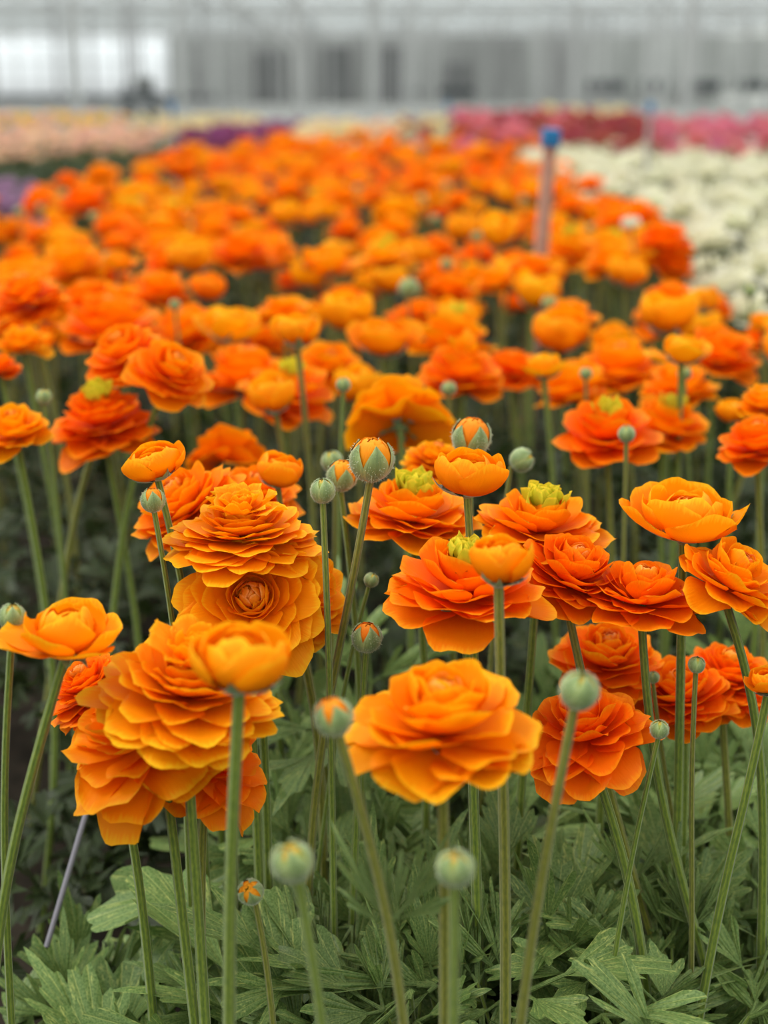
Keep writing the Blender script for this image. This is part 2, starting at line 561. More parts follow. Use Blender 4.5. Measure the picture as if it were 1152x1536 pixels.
def bud_meshes(style, seed):
    """closed = green ball wrapped by five hairy sepals, opening = orange petals above the sepals"""
    key = ('bud', style, seed)
    if key in cache:
        return cache[key]
    r_ = np.random.default_rng(seed + 55)
    A, S = Acc(), Acc()
    # wrapped inner petals: nested overlapping shells on a ball
    nu, nv = 9, 9
    fc = grid_faces(nu, nv)
    top = 1.0 if style == 'closed' else 1.12
    for i in range(11):
        s = i / 10
        az = i * 2.39996
        UU, TT = np.meshgrid(np.linspace(-1, 1, nu), np.linspace(0, 1, nv))
        pol = math.pi * (1 - TT * (0.80 + 0.2 * (1 - s)))            # from the foot up over the top
        half = (0.95 - 0.35 * TT ** 3)
        rad = 0.84 + 0.010 * i + 0.03 * np.abs(UU) * TT
        a = az + UU * half
        V = np.stack([rad * np.sin(pol) * np.cos(a), rad * np.sin(pol) * np.sin(a), top * rad * np.cos(pol)], -1).reshape(-1, 3)
        A.add(V, fc, np.stack([(UU + 1) / 2, TT], -1).reshape(-1, 2))
    cover = {'closed': 0.93, 'opening': 0.76, 'cracked': 0.86}[style]
    for i in range(5):
        az = i * 2 * math.pi / 5 + r_.normal(0, 0.05)
        nu2, nv2 = 9, 11
        UU, TT = np.meshgrid(np.linspace(-1, 1, nu2), np.linspace(0, 1, nv2))
        cv = cover * r_.uniform(0.93, 1.04)
        pol = math.pi * (1 - TT * cv)
        half = 0.72 * np.where(TT > 0.5, (1 - np.clip((TT - 0.5) / 0.52, 0, 1) ** 1.7), 1.0) + (0.0 if style != 'closed' else 0.05)
        if style == 'opening':
            half = half * 0.92
        rad = 1.02 + 0.05 * (1 - np.abs(UU)) - 0.02 * TT + (0.06 * TT ** 6 if style != 'closed' else 0)
        a = az + UU * half
        V = np.stack([rad * np.sin(pol) * np.cos(a), rad * np.sin(pol) * np.sin(a), rad * np.cos(pol)], -1).reshape(-1, 3)
        S.add(V, grid_faces(nu2, nv2), np.stack([(UU + 1) / 2, TT], -1).reshape(-1, 2))
        # downy hairs
        for _ in range(110):
            q = V[r_.integers(len(V))]
            q2 = V[r_.integers(len(V))]
            p = q * 0.65 + q2 * 0.35
            p = p / np.linalg.norm(p) * 1.03
            d = p / np.linalg.norm(p) + r_.normal(0, 0.35, 3)
            d /= np.linalg.norm(d)
            side = np.cross(d, r_.normal(0, 1, 3))
            side /= np.linalg.norm(side)
            ln = r_.uniform(0.08, 0.17)
            S.add(np.array([p - side * 0.014, p + side * 0.014, p + d * ln]), np.array([[0, 1, 2]]), np.full((3, 2), 0.5), 1)
    for a in (A, S):
        a.V = [v + np.array([0, 0, 1.0]) for v in a.V]
    out = (A.mesh('petals', [M['budorange'] if style != 'closed' else M['budgreen']]), S.mesh('sepals', [M['sepal'], M['sepal_rim']]))
    cache[key] = out
    return out


def catmull(P, n=5):
    P = [np.asarray(p, float) for p in P]
    Q = [2 * P[0] - P[1]] + P + [2 * P[-1] - P[-2]]
    out = []
    for i in range(1, len(Q) - 2):
        p0, p1, p2, p3 = Q[i - 1:i + 3]
        for k in range(n):
            t = k / n
            out.append(0.5 * ((2 * p1) + (-p0 + p2) * t + (2 * p0 - 5 * p1 + 4 * p2 - p3) * t * t + (-p0 + 3 * p1 - 3 * p2 + p3) * t ** 3))
    out.append(Q[-2])
    return np.array(out)


def smooth_line(P, k):
    seg = np.linalg.norm(np.diff(P, axis=0), axis=1)
    s_ = np.concatenate([[0], np.cumsum(seg)])
    q = np.linspace(0, s_[-1], 26)
    P = np.stack([np.interp(q, s_, P[:, i]) for i in range(3)], 1)
    for _ in range(k):
        P[1:-1] = P[1:-1] * 0.5 + (P[:-2] + P[2:]) * 0.25
    return P


def tube_arrays(P, r0, r1, sides=8):
    P = np.asarray(P, float)
    n = len(P)
    T = np.gradient(P, axis=0)
    T /= np.linalg.norm(T, axis=1)[:, None] + 1e-12
    ref = np.array([0.0, 1.0, 0.05]) if abs(T[0, 1]) < 0.9 else np.array([1.0, 0, 0])
    A = np.cross(T, ref)
    A /= np.linalg.norm(A, axis=1)[:, None] + 1e-12
    B = np.cross(T, A)
    th = np.linspace(0, 2 * math.pi, sides, endpoint=False)
    R = np.linspace(r0, r1, n)
    V = P[:, None, :] + R[:, None, None] * (np.cos(th)[None, :, None] * A[:, None, :] + np.sin(th)[None, :, None] * B[:, None, :])
    ln = np.concatenate([[0], np.cumsum(np.linalg.norm(np.diff(P, axis=0), axis=1))])
    U = np.stack(np.broadcast_arrays((th / 6.2832)[None, :], ln[:, None] * 20), -1).reshape(-1, 2)
    return V.reshape(-1, 3), grid_faces(sides, n, 0, True), U


def axis_matrix(tc, lr, spin, base, scale):
    """bloom axis: tc degrees towards the camera, lr degrees to the right; spin about the axis"""
    Rm = Matrix.Rotation(math.radians(lr), 4, 'Y') @ Matrix.Rotation(math.radians(tc), 4, 'X')
    m = Matrix.Translation(Vector(base)) @ Rm @ Matrix.Rotation(spin, 4, 'Z')
    return m @ Matrix.Diagonal(Vector((scale[0], scale[1], scale[2], 1)))


def stem_points(base, axis, guides, Y, root_z=0.0, bend=0.02, lean=(0, 0)):
    base = np.asarray(base, float)
    pts = [base, base - axis * 0.022]
    for g in guides:
        pts.append(at_Y(g[0], g[1], Y + (g[2] if len(g) > 2 else 0)))
    last, prev = pts[-1], pts[-2]
    if not guides:
        foot = np.array([base[0] + lean[0], base[1] + lean[1], root_z])
        mid = pts[1] * 0.55 + foot * 0.45 + np.array([-axis[0] * 0.04 + bend, -axis[1] * 0.04, -0.02])
        pts += [mid, foot]
    elif last[2] > 0.06:
        d = last - prev
        d /= np.linalg.norm(d)
        d[0] *= 0.6
        k = (last[2] - root_z) / max(0.3, -d[2])
        foot = last + np.array([d[0] * k * 0.6, d[1] * k * 0.3, 0])
        foot[2] = root_z
        pts += [foot]
    return pts


made = []          # projected (x, y, halfwidth, depth) of blooms set by hand


def flower(name, style, px, py, w, depth, tc=0, lr=0, guides=(), label='', col='orange', heart='orange', hs=1.0, seed=None, group=None,
           sr=0.0033, cat='flower', leaves=(), res=1.0, off_y=0.5):
    """a bloom on its stem. px, py: middle of the bloom, w: its width, in photograph pixels; depth in metres"""
    if seed is None:
        seed = len(made) % 9
    R = w / 2 * depth / F
    ctr = at_depth(px, py, depth)
    Rm = (Matrix.Rotation(math.radians(lr), 3, 'Y') @ Matrix.Rotation(math.radians(tc), 3, 'X'))
    ax = np.array(Rm @ Vector((0, 0, 1)))
    root = bpy.data.objects.new(name, None)
    C.objects.link(root)
    made.append((px, py, w / 2, depth))
    if style in ('closed', 'opening', 'cracked'):
        pm, sm = bud_meshes(style, seed % 4)
        base = ctr - ax * R
        mat = axis_matrix(tc, lr, seed * 1.3, base, (R, R, R * hs))
        bits = [('petals', pm), ('sepals', sm)]
    else:
        pm, hm, sm, zlo, zhi = bloom_meshes(style, seed, col, res, heart)
        hgt = (zhi - min(zlo, 0) * 0.6) * R * hs
        base = ctr - ax * (hgt * off_y)
        mat = axis_matrix(tc, lr, seed * 2.1 + px * 0.01, base, (R, R, R * hs))
        bits = [('petals', pm), ('flower_center', hm), ('sepals', sm)]
    pts = stem_points(base - ax * (0.0 if style in ('closed', 'opening', 'cracked') else R * 0.05), ax, guides, base[1], lean=(-ax[0] * 0.05 + random.uniform(-.02, .02), random.uniform(-0.02, 0.02)))
    foot = np.array(pts[-1])
    root.location = Vector(foot)
    inv = Matrix.Translation(-Vector(foot))
    P = smooth_line(catmull(pts, 6), 30) - foot
    a = Acc()
    a.add(*tube_arrays(P, sr * 0.85, sr * 1.2, 10))
    st = obj('stem', a.mesh('stem', [M['stem'] if seed % 3 else M['stem_b']]), root)
    ch = []
    for nm, me in bits:
        o = obj(nm, me, ch[0]) if nm == 'flower_center' else obj(nm, me, root, inv @ mat)
        ch.append(o)
    if heart == 'green' and len(bits) == 3:
        ch[1]['label'] = 'yellow-green frilled flower centre'
    for (lx, ly, lk, sgn) in leaves:         # narrow cut leaves at a node of the stem
        q = at_Y(lx, ly, base[1]) - foot
        o = obj('stem_leaf', leaf_mesh('narrow', int(lk) % 3), root)
        s_ = 0.045 + 0.02 * (lk % 1)
        o.matrix_local = Matrix.Translation(Vector(q)) @ Matrix.Rotation(sgn * math.radians(40), 4, 'Y') @ Matrix.Rotation(math.radians(65), 4, 'X') @ Matrix.Diagonal(Vector((s_, s_, s_, 1)))
    tag(root, label, cat, group or ('orange ranunculus flowers of the front bed' if cat == 'flower' else 'green and opening buds of the front bed'))
    return root


# ------------------------------------------------------------------ leaves
def leaflet(acc, r_, base, yaw, R, half, teeth, depth_cut, lift, rows=6, cols=25, cup=0.15, droop=0.5, roll=0.0):
    """fan-shaped toothed leaflet; base in leaf plane, yaw in plane"""
    th = np.linspace(-half, half, cols)
    ph = r_.uniform(-0.3, 0.3)
    k = (th / (2 * half) + 0.5) * teeth
    saw = 1 - np.abs((k % 1) - 0.5) * 2
    lob = 0.5 + 0.5 * np.cos(3 * th / half * math.pi * 0.66 + ph)
    env = 1 - 0.32 * np.abs(th / half) ** 2
    out = R * env * (1 - depth_cut * (0.55 * (1 - saw ** 0.8) + 0.75 * (1 - lob)))
    rho = np.linspace(0.0, 1, rows) ** 0.8
    TH, RH = np.meshgrid(th, rho)
    OUT = np.broadcast_to(out, RH.shape)
    rad = RH * OUT
    x = rad * np.sin(TH) * (0.82 + 0.18 * RH)
    y = rad * np.cos(TH)
    z = lift * y - droop * (y ** 2) / max(R, 1e-6) * 0.5 + cup * np.abs(x) * (0.5 + RH) + 0.03 * R * np.cos(TH / half * 7 + ph) * RH + roll * x
    c, s = math.cos(yaw), math.sin(yaw)
    V = np.stack([base[0] + x * c + y * s, base[1] - x * s + y * c, base[2] + z], -1).reshape(-1, 3)
    acc.add(V, grid_faces(cols, rows), np.stack([(TH / half + 1) / 2, RH], -1).reshape(-1, 2))


lcache = {}


def leaf_mesh(style, seed, res=1.0):
    """compound ranunculus leaf in unit size: petiole end at the origin, blade along +Y"""
    key = (style, seed, res)
    if key in lcache:
        return lcache[key]
    r_ = np.random.default_rng(seed * 13 + hash_s(style))
    a = Acc()
    rows, cols = (6, 25) if res >= 1 else (3, 10)
    if style == 'broad':
        spec = [(0, 0.30, 0.75, 0.60, 6, 0.32), (1.0, 0.12, 0.62, 0.60, 5, 0.32), (-1.0, 0.12, 0.62, 0.60, 5, 0.32)]
    elif style == 'cut':
        spec = [(0, 0.34, 0.78, 0.52, 5, 0.50), (0.85, 0.16, 0.70, 0.48, 4, 0.50), (-0.85, 0.16, 0.70, 0.48, 4, 0.50)]
    elif style == 'paddle':
        spec = [(0, 0.0, 1.1, 0.42, 4, 0.16)]
    else:
        spec = [(0, 0.10, 1.0, 0.17, 3, 0.45), (0.55, 0.06, 0.80, 0.16, 2, 0.45), (-0.55, 0.06, 0.80, 0.16, 2, 0.45), (0.2, 0.3, 0.6, 0.14, 2, 0.4)]
    for yaw, d, R, half, teeth, cut in spec:
        y2 = yaw + r_.normal(0, 0.1)
        b = (math.sin(y2) * d, math.cos(y2) * d, 0.0)
        leaflet(a, r_, b, y2, R * r_.uniform(0.9, 1.1), half * r_.uniform(0.9, 1.15), teeth, cut, r_.uniform(-0.1, 0.25), rows, cols,
                cup=r_.uniform(0.1, 0.35), droop=r_.uniform(0.2, 0.9), roll=r_.normal(0, 0.15))
        if d > 0:
            P = np.array([[0, 0, -0.01], [b[0] * 0.5, b[1] * 0.5, -0.008], [b[0] * 1.3, b[1] * 1.3, -0.004]])
            a.add(*tube_arrays(P, 0.022, 0.014, 5))
    lcache[key] = a.mesh('leaf', [M['leaf']])
    return lcache[key]


def leaf_spots(r_, n, spread, height):
    out = []
    for i in range(n):
        az = i * 2.4 + r_.uniform(-0.4, 0.4)
        rr = spread * math.sqrt(r_.uniform(0.05, 1))
        h = height * r_.uniform(0.55, 1.0)
        out.append((az, rr, h))
    return out


def clump(x, y, height, n, label, seed, kinds=('cut', 'broad', 'cut', 'paddle'), size=0.055, spread=0.07, group='ranunculus leaf clumps at the front of the bed'):
    r_ = np.random.default_rng(seed + 900)
    root = bpy.data.objects.new('ranunculus_leaf_clump', None)
    C.objects.link(root)
    root.location = (x, y, 0)
    for i, (az, rr, h) in enumerate(leaf_spots(r_, n, spread, height)):
        kd = kinds[r_.integers(len(kinds))]
        end = np.array([math.cos(az) * rr, math.sin(az) * rr, h])
        P = catmull([np.array([0, 0, 0.0]), np.array([math.cos(az) * rr * 0.35, math.sin(az) * rr * 0.35, h * 0.55]), end], 4)
        lo = obj('leaf', leaf_mesh(kd, int(r_.integers(4))), root)
        s_ = size * r_.uniform(0.75, 1.25)
        pitch = 22 + 38 * math.sin(az) + r_.normal(0, 14)
        lo.matrix_local = Matrix.Translation(Vector(end)) @ Matrix.Rotation(az - math.pi / 2 + r_.normal(0, 0.4), 4, 'Z') @ Matrix.Rotation(math.radians(pitch), 4, 'X') \
            @ Matrix.Rotation(r_.normal(0, 0.35), 4, 'Y') @ Matrix.Diagonal(Vector((s_, s_, s_, 1)))
        a = Acc()
        a.add(*tube_arrays(P, 0.0019, 0.0013, 6))
        pt = obj('leaf_stalk', a.mesh('leaf_stalk', [M['stem']]), root)
    tag(root, label, 'leaf clump', group)
    return root


def foliage_mass(name, pts, heights, label, mat, seed, n_per=7, size=0.06, stems=False):
    """countless leaves as one object"""
    r_ = np.random.default_rng(seed)
    tmpl = []
    for kd in ('cut', 'broad', 'broad', 'paddle'):
        a = Acc()
        sp_ = {'cut': [(0, .34, .78, .5, 4, .6), (.85, .16, .7, .46, 3, .6), (-.85, .16, .7, .46, 3, .6)], 'broad': [(0, .3, .75, .62, 4, .4), (1, .12, .62, .62, 4, .4), (-1, .12, .62, .62, 4, .4)],
               'paddle': [(0, 0, 1.1, .42, 3, .16)]}[kd]
        for yaw, d, R, half, teeth, cut in sp_:
            leaflet(a, r_, (math.sin(yaw) * d, math.cos(yaw) * d, 0), yaw, R, half, teeth, cut, r_.uniform(-.1, .2), 3, 9, cup=.25, droop=.6)
        tmpl.append(a.arrays())
    A = Acc()
    for (x, y), h0 in zip(pts, heights):
        for i in range(n_per):
            V, Fc, U, _ = tmpl[r_.integers(4)]
            az = r_.uniform(0, 6.28)
            s_ = size * r_.uniform(0.7, 1.3)
            Rm = Matrix.Rotation(az, 3, 'Z') @ Matrix.Rotation(math.radians(r_.uniform(-15, 65)), 3, 'X') @ Matrix.Rotation(r_.normal(0, .4), 3, 'Y')
            rr = r_.uniform(0, 0.07)
            p = np.array([x + rr * math.cos(az), y + rr * math.sin(az), h0 * r_.uniform(0.35, 1.0)])
            A.add(V @ np.array(Rm).T * s_ + p, Fc, U)
    o = obj(name, A.mesh(name, [mat]))
    tag(o, label, 'foliage', kind='stuff')
    return o


# ------------------------------------------------------------------ ground and greenhouse (setting)
def box_acc(a, c, s, rot=None):
    c, s = np.array(c, float), np.array(s, float) / 2
    V = np.array([[x, y, z] for z in (-1, 1) for y in (-1, 1) for x in (-1, 1)], float) * s
    if rot is not None:
        V = V @ np.array(rot).T
    V = V + c
    Fc = np.array([[0, 2, 3, 1], [4, 5, 7, 6], [0, 1, 5, 4], [2, 6, 7, 3], [0, 4, 6, 2], [1, 3, 7, 5]])
    a.add(V, Fc, np.zeros((8, 2)))


def bar_acc(a, p, q, th):
    p, q = np.array(p, float), np.array(q, float)
    d = q - p
    L = np.linalg.norm(d)
    rot = Vector(d / L).to_track_quat('X', 'Z').to_matrix()
    box_acc(a, (p + q) / 2, (L, th, th), rot)


def struct(name, a, mat, parent=None):
    o = obj(name, a.mesh(name, [mat], smooth=False), parent)
    if parent is None:
        o['kind'] = 'structure'
    return o


M['soil'] = plain('soil', (0.030, 0.024, 0.017), 0.95, 0.1, 0.5, 30)
M['path'] = plain('aisle_path', (0.10, 0.10, 0.085), 0.9, 0.2, 0.3, 6)
M['frame'] = plain('galvanised_frame', (0.46, 0.47, 0.46), 0.5, 0.5, 0.1, 2, 0.1)
def screen_mat(name, col, amt):
    m, t = new_mat(name)
    tc = N(t, 'ShaderNodeTexCoord')
    mp = N(t, 'ShaderNodeMapping')
    mp.inputs['Scale'].default_value = (0.9, 0.0, 0.12)
    n = N(t, 'ShaderNodeTexNoise')
    n.inputs['Scale'].default_value = 1.0
    n.inputs['Detail'].default_value = 3
    t.links.new(tc.outputs['Object'], mp.inputs[0])
    t.links.new(mp.outputs[0], n.inputs['Vector'])
    r = ramp(t, [(0.35, tuple(c * (1 - amt) for c in col)), (0.65, tuple(min(1, c * (1 + amt)) for c in col))], n.outputs[0])
    p = N(t, 'ShaderNodeBsdfPrincipled')
    p.inputs['Roughness'].default_value = 0.8
    t.links.new(r.outputs[0], p.inputs['Base Color'])
    o = N(t, 'ShaderNodeOutputMaterial')
    t.links.new(p.outputs[0], o.inputs[0])
    return m


M['screen'] = screen_mat('shade_screen', (0.33, 0.34, 0.33), 0.28)
M['screen_l'] = screen_mat('light_screen', (0.50, 0.52, 0.50), 0.2)
M['opening_shade'] = plain('opening_shade_grey', (0.17, 0.175, 0.175), 0.8, 0.2, 0.2, 0.5)  # solid grey whose colour stands in for the dimness inside the openings
M['rail'] = plain('dark_rail', (0.07, 0.08, 0.085), 0.6, 0.3)
M['woodpink'] = plain('weathered_stake_wood', (0.46, 0.26, 0.19), 0.8, 0.2, 0.2, 40)
M['blue'] = plain('blue_stake_paint', (0.006, 0.16, 0.38), 0.5, 0.4, 0.1, 30)
M['greypost'] = plain('grey_post', (0.33, 0.33, 0.33), 0.5, 0.5, 0.1, 10)

# thin glass
gm, gt = new_mat('greenhouse_glass')
g1 = N(gt, 'ShaderNodeBsdfTransparent')
g1.inputs[0].default_value = (0.985, 0.99, 0.99, 1)
g2 = N(gt, 'ShaderNodeBsdfDiffuse')
g2.inputs[0].default_value = (0.75, 0.78, 0.77, 1)
g3 = N(gt, 'ShaderNodeMixShader')
g3.inputs[0].default_value = 0.012
go = N(gt, 'ShaderNodeOutputMaterial')
gt.links.new(g1.outputs[0], g3.inputs[1])
gt.links.new(g2.outputs[0], g3.inputs[2])
gt.links.new(g3.outputs[0], go.inputs[0])

a = Acc()
box_acc(a, (0, 7, -0.05), (120, 28, 0.1))
struct('floor', a, M['soil'])
a = Acc()
box_acc(a, (0, 61, -0.05), (120, 80, 0.1))
struct('floor_back', a, plain('pale_concrete', (0.20, 0.21, 0.20), 0.8, 0.2, 0.1, 1))
VD = 104 / F                                                # bed direction: x per metre of depth


def world_strip(L0, L1, Y0, Y1, z):
    return np.array([[L0 + VD * Y0, Y0, z], [L1 + VD * Y0, Y0, z], [L1 + VD * Y1, Y1, z], [L0 + VD * Y1, Y1, z]])


a = Acc()
a.add(world_strip(-1.75, -1.38, 0.3, 30, 0.012), np.array([[0, 1, 2, 3]]), np.zeros((4, 2)))
struct('path', a, M['path'])

GH_Z = 4.1
END = 92.0
# end wall, right of the glazed part: panels of woven screen, and solid boxes painted with the dimness of openings
a = Acc()
box_acc(a, (16.5, END, GH_Z / 2), (60, 0.2, GH_Z))
struct('wall_back', a, M['screen'])
a = Acc()
for cx, wd, hh in ((-7.0, 2.0, 3.1), (-3.0, 1.6, 3.4), (0.4, 2.2, 3.3), (4.6, 1.3, 2.4)):
    box_acc(a, (cx, END - 0.4, hh / 2), (wd, 0.3, hh))
struct('door_1', a, M['opening_shade'])
# nearer glazed wall on the left
GY = 60.0
xe = (366 - 576) / F * GY
a = Acc()
V = np.array([[-40, GY, 0.35], [xe, GY, 0.35], [xe, GY, GH_Z], [-40, GY, GH_Z]], float)
a.add(V, np.array([[0, 1, 2, 3]]), np.zeros((4, 2)))
w1 = obj('window_1', a.mesh('window_1', [gm]))
w1['kind'] = 'structure'
a = Acc()
box_acc(a, ((-40 + xe) / 2, GY + 0.05, 0.2), (xe + 40, 0.15, 0.3))
box_acc(a, (xe, GY, GH_Z / 2), (0.12, 0.12, GH_Z))
for i in range(24):
    box_acc(a, (xe - 1.0 * i, GY, GH_Z / 2), (0.05, 0.06, GH_Z))
for z in (1.9, 3.0):
    box_acc(a, ((-40 + xe) / 2, GY, z), (xe + 40, 0.06, 0.06))
struct('window_frame', a, M['frame'], w1)
# side wall of screens on the right
a = Acc()
box_acc(a, (21, 40, GH_Z / 2), (0.2, 110, GH_Z))
struct('wall_right', a, M['screen_l'])
a = Acc()
V = np.array([[-30, -10, 0], [-30, GY, 0], [-30, GY, GH_Z], [-30, -10, GH_Z]], float)
a.add(V, np.array([[0, 1, 2, 3]]), np.zeros((4, 2)))
o = obj('window_2', a.mesh('window_2', [gm]))
o['kind'] = 'structure'
# partition on the right with brighter panels
a = Acc()
PX0, PY = (862 - 576) / F * 70, 70.0
box_acc(a, (PX0 + 7, PY, 1.95), (14, 0.1, 2.6))
struct('wall_partition', a, M['screen_l'])
# roof: saw-tooth glass across the house, ridges along x
a = Acc()
g_ = Acc()
bay = 4.0
y0 = -6.0
k = 0
while y0 < END:
    V = np.array([[-40, y0, GH_Z], [40, y0, GH_Z], [40, y0 + bay / 2, GH_Z + 0.85], [-40, y0 + bay / 2, GH_Z + 0.85], [40, y0 + bay, GH_Z], [-40, y0 + bay, GH_Z]], float)
    a.add(V, np.array([[0, 1, 2, 3], [3, 2, 4, 5]]), np.zeros((6, 2)))
    box_acc(g_, (0, y0, GH_Z), (80, 0.14, 0.10))
    if y0 > 52:
        box_acc(g_, (0, y0 + bay / 2, GH_Z + 0.85), (80, 0.07, 0.07))
        for i in range(-8, 9):
            bar_acc(g_, (i * 3.2, y0, GH_Z), (i * 3.2, y0 + bay / 2, GH_Z + 0.85), 0.05)
    y0 += bay
    k += 1
rf = obj('ceiling', a.mesh('ceiling', [gm]))
rf['kind'] = 'structure'
struct('roof_bars', g_, M['frame'], rf)
# posts and lattice girders
def post(x, y, w=0.10):
    b = Acc()
    box_acc(b, (0, 0, GH_Z / 2), (w, w, GH_Z))
    box_acc(b, (0, 0, 0.06), (w * 2.4, w * 2.4, 0.12))
    bar_acc(b, (0, 0, GH_Z - 0.5), (0.5, 0, GH_Z), 0.05)
    bar_acc(b, (0, 0, GH_Z - 0.5), (-0.5, 0, GH_Z), 0.05)
    o = obj('column_' + 'post', b.mesh('post', [M['frame']], smooth=False), None, None, (x, y, 0))
    o['kind'] = 'structure'


for y in (24, 32, 40, 48, 56, 64, 72, 80, 88):
    for i in range(-4, 5):
        x = i * 6.4 - 2.6 + VD * y + (y % 24) * 0.09
        if x < -29 or x > 20 or (y > GY and x < xe + 0.5):
            continue
        post(x, y, 0.13)
for j, y in enumerate((52, 68, 84)):
    b = Acc()
    box_acc(b, (0, y, GH_Z - 0.05), (56, 0.06, 0.07))
    box_acc(b, (0, y, GH_Z - 0.62), (56, 0.06, 0.07))
    x = -28
    while x < 28:
        bar_acc(b, (x, y, GH_Z - 0.62), (x + 0.8, y, GH_Z - 0.05), 0.035)
        bar_acc(b, (x + 0.8, y, GH_Z - 0.05), (x + 1.6, y, GH_Z - 0.62), 0.035)
        x += 1.6
    struct('ceiling_girder', b, M['frame'])
b = Acc()
for i in range(-9, 8):
    bar_acc(b, (i * 3.2 - 0.4, 50, GH_Z - 0.1), (i * 3.2 - 0.4, END - 1, GH_Z - 0.1), 0.07)
struct('ceiling_gutter', b, M['frame'])
# slender hanging supports between the bays
b = Acc()
rq = np.random.default_rng(77)
for i in range(90):
    x, y = rq.uniform(-26, 18), rq.uniform(58, 89)
    if y > GY - 1 and x < xe + 0.3:
        y = rq.uniform(50, 58)
    box_acc(b, (x, y, GH_Z / 2), (0.09, 0.09, GH_Z))
struct('column_slender', b, M['greypost'])
# a diagonal brace sloping down from the roof
b = Acc()
bar_acc(b, ((345 - 576) / F * 60, 60, 4.55), ((452 - 576) / F * 62, 62, CAMZ + (135 - 85) / F * 62), 0.2)
struct('trim_1', b, M['frame'])
# dark rail low along the glazed wall and the right-hand partition
b = Acc()
box_acc(b, ((-30 + (332 - 576) / F * 57) / 2, 57, 0.52), ((332 - 576) / F * 57 + 30, 0.2, 0.24))
struct('trim_2', b, M['rail'])
b = Acc()
for p0, p1 in ((868, 920), (945, 985), (1005, 1060), (1082, 1142)):
    X0, X1 = (p0 - 576) / F * 68, (p1 - 576) / F * 68
    box_acc(b, ((X0 + X1) / 2, 68, 0.98), (X1 - X0, 0.3, 0.50))
for p0, p1 in ((655, 705), (600, 628)):
    X0, X1 = (p0 - 576) / F * 80, (p1 - 576) / F * 80
    box_acc(b, ((X0 + X1) / 2, 80, 0.70), (X1 - X0, 0.3, 0.4))
struct('trim_3', b, M['rail'])

# ------------------------------------------------------------------ blooms set out one by one: front of the bed
B = 'ranunculus_flower'
fl = flower
# the out-of-focus front row
fl(B, 'loose', 664, 1058, 270, 0.74, 3, 0, [(668, 1300), (668, 1536)], 'large open orange ranunculus at front centre with wide drooping lower petals', hs=0.98, seed=3, sr=0.0036)
fl(B, 'cup', 360, 990, 146, 0.70, 0, 3, [(346, 1200), (342, 1536)], 'half-closed golden ranunculus cup with green sepals in front of the left cluster', 'golden', hs=0.95, seed=1, sr=0.0036)
fl(B, 'skirt', 100, 945, 168, 0.82, 2, 6, [(60, 1130), (2, 1300)], 'orange ranunculus with closed ball centre and flat skirt at left edge of the left cluster', 'golden', hs=1.0, seed=2)
fl(B, 'frilly', 287, 1000, 262, 0.82, 6, 10, [(290, 1250), (308, 1536)], 'many-tiered yellow-orange ranunculus with ragged upright top petals, centre of left cluster', 'golden', heart='gold', hs=0.78, seed=4, sr=0.0036)
fl(B, 'droop', 204, 1058, 262, 0.86, 10, -22, [(262, 1330), (292, 1510)], 'lowest orange ranunculus of left cluster with one big petal hanging down', 'orange', hs=1.0, seed=5, sr=0.0036)
fl(B, 'droop', 318, 1110, 172, 0.90, 5, 12, [(300, 1320), (303, 1500)], 'orange ranunculus tucked under the tiered bloom, right side of left cluster', 'deep', hs=1.1, seed=6)
fl(B, 'frilly', 128, 1020, 140, 0.90, 6, -28, [(205, 1280), (225, 1460)], 'deep orange ranunculus peeking out under the skirted bloom on the left', 'deep', hs=0.9, seed=7)
# cluster left of centre, in focus
fl(B, 'frilly', 362, 776, 216, 0.95, 2, 0, [(372, 960), (380, 1100), (392, 1400)], 'dome of stacked orange petals with ragged yellow crown, top of the sharp left-centre cluster', 'orange', heart='gold', hs=0.62, seed=8)
fl(B, 'rolled', 378, 894, 204, 0.935, 56, -3, [(392, 1010, 0.03), (400, 1200, 0.03), (405, 1420, 0.03)], 'orange ranunculus facing out with a tightly rolled round brown-green centre', 'orange', hs=0.9, seed=2)
fl(B, 'dome', 458, 880, 160, 0.985, 26, 38, [(480, 1010, 0.02), (484, 1200, 0.02)], 'orange ranunculus turned to the right behind the rolled-centre bloom', 'golden', hs=1.0, seed=3)
fl(B, 'dome', 305, 915, 100, 1.02, 20, -20, [(330, 1000), (350, 1300)], 'small part-hidden golden ranunculus left under the rolled-centre bloom', 'golden', seed=5)
fl(B, 'dome', 268, 747, 165, 1.07, 12, -30, [(300, 900), (330, 1200)], 'red-orange ranunculus leaning left behind the stacked dome bloom', 'deep', hs=0.95, seed=1)
fl(B, 'cup', 230, 695, 98, 0.96, 2, -12, [(262, 780), (290, 860), (300, 1100)], 'small orange ranunculus cup with green sepals standing over the leaning bloom', 'orange', hs=0.8, seed=4, sr=0.0028)
fl('ranunculus_bud', 'cracked', 229, 750, 36, 0.94, 0, -5, [(245, 820), (268, 890), (275, 1100)], 'small green bud just below the small cup on the left', sr=0.0022, cat='bud', seed=1)
fl(B, 'flatter', 385, 730, 128, 1.16, 10, 8, [(400, 900)], 'orange ranunculus behind the stacked dome, under a small cup', 'deep', seed=2)
fl(B, 'cup', 420, 706, 74, 1.08, 4, 10, [(425, 800)], 'small orange cup with green sepals behind the top of the stacked dome', 'orange', seed=6, sr=0.0026)
fl('ranunculus_bud', 'closed', 484, 736, 37, 0.91, -3, 0, [(492, 850), (494, 960), (497, 1120)], 'round hairy green bud on a straight stem right of the stacked dome', sr=0.0024, cat='bud', seed=2)
fl('ranunculus_bud', 'opening', 557, 689, 66, 0.94, 5, 3, [(549, 830), (528, 930), (490, 1010), (470, 1150)], 'big opening bud with yellow-orange petals between green sepals', sr=0.0030, cat='bud', seed=0)
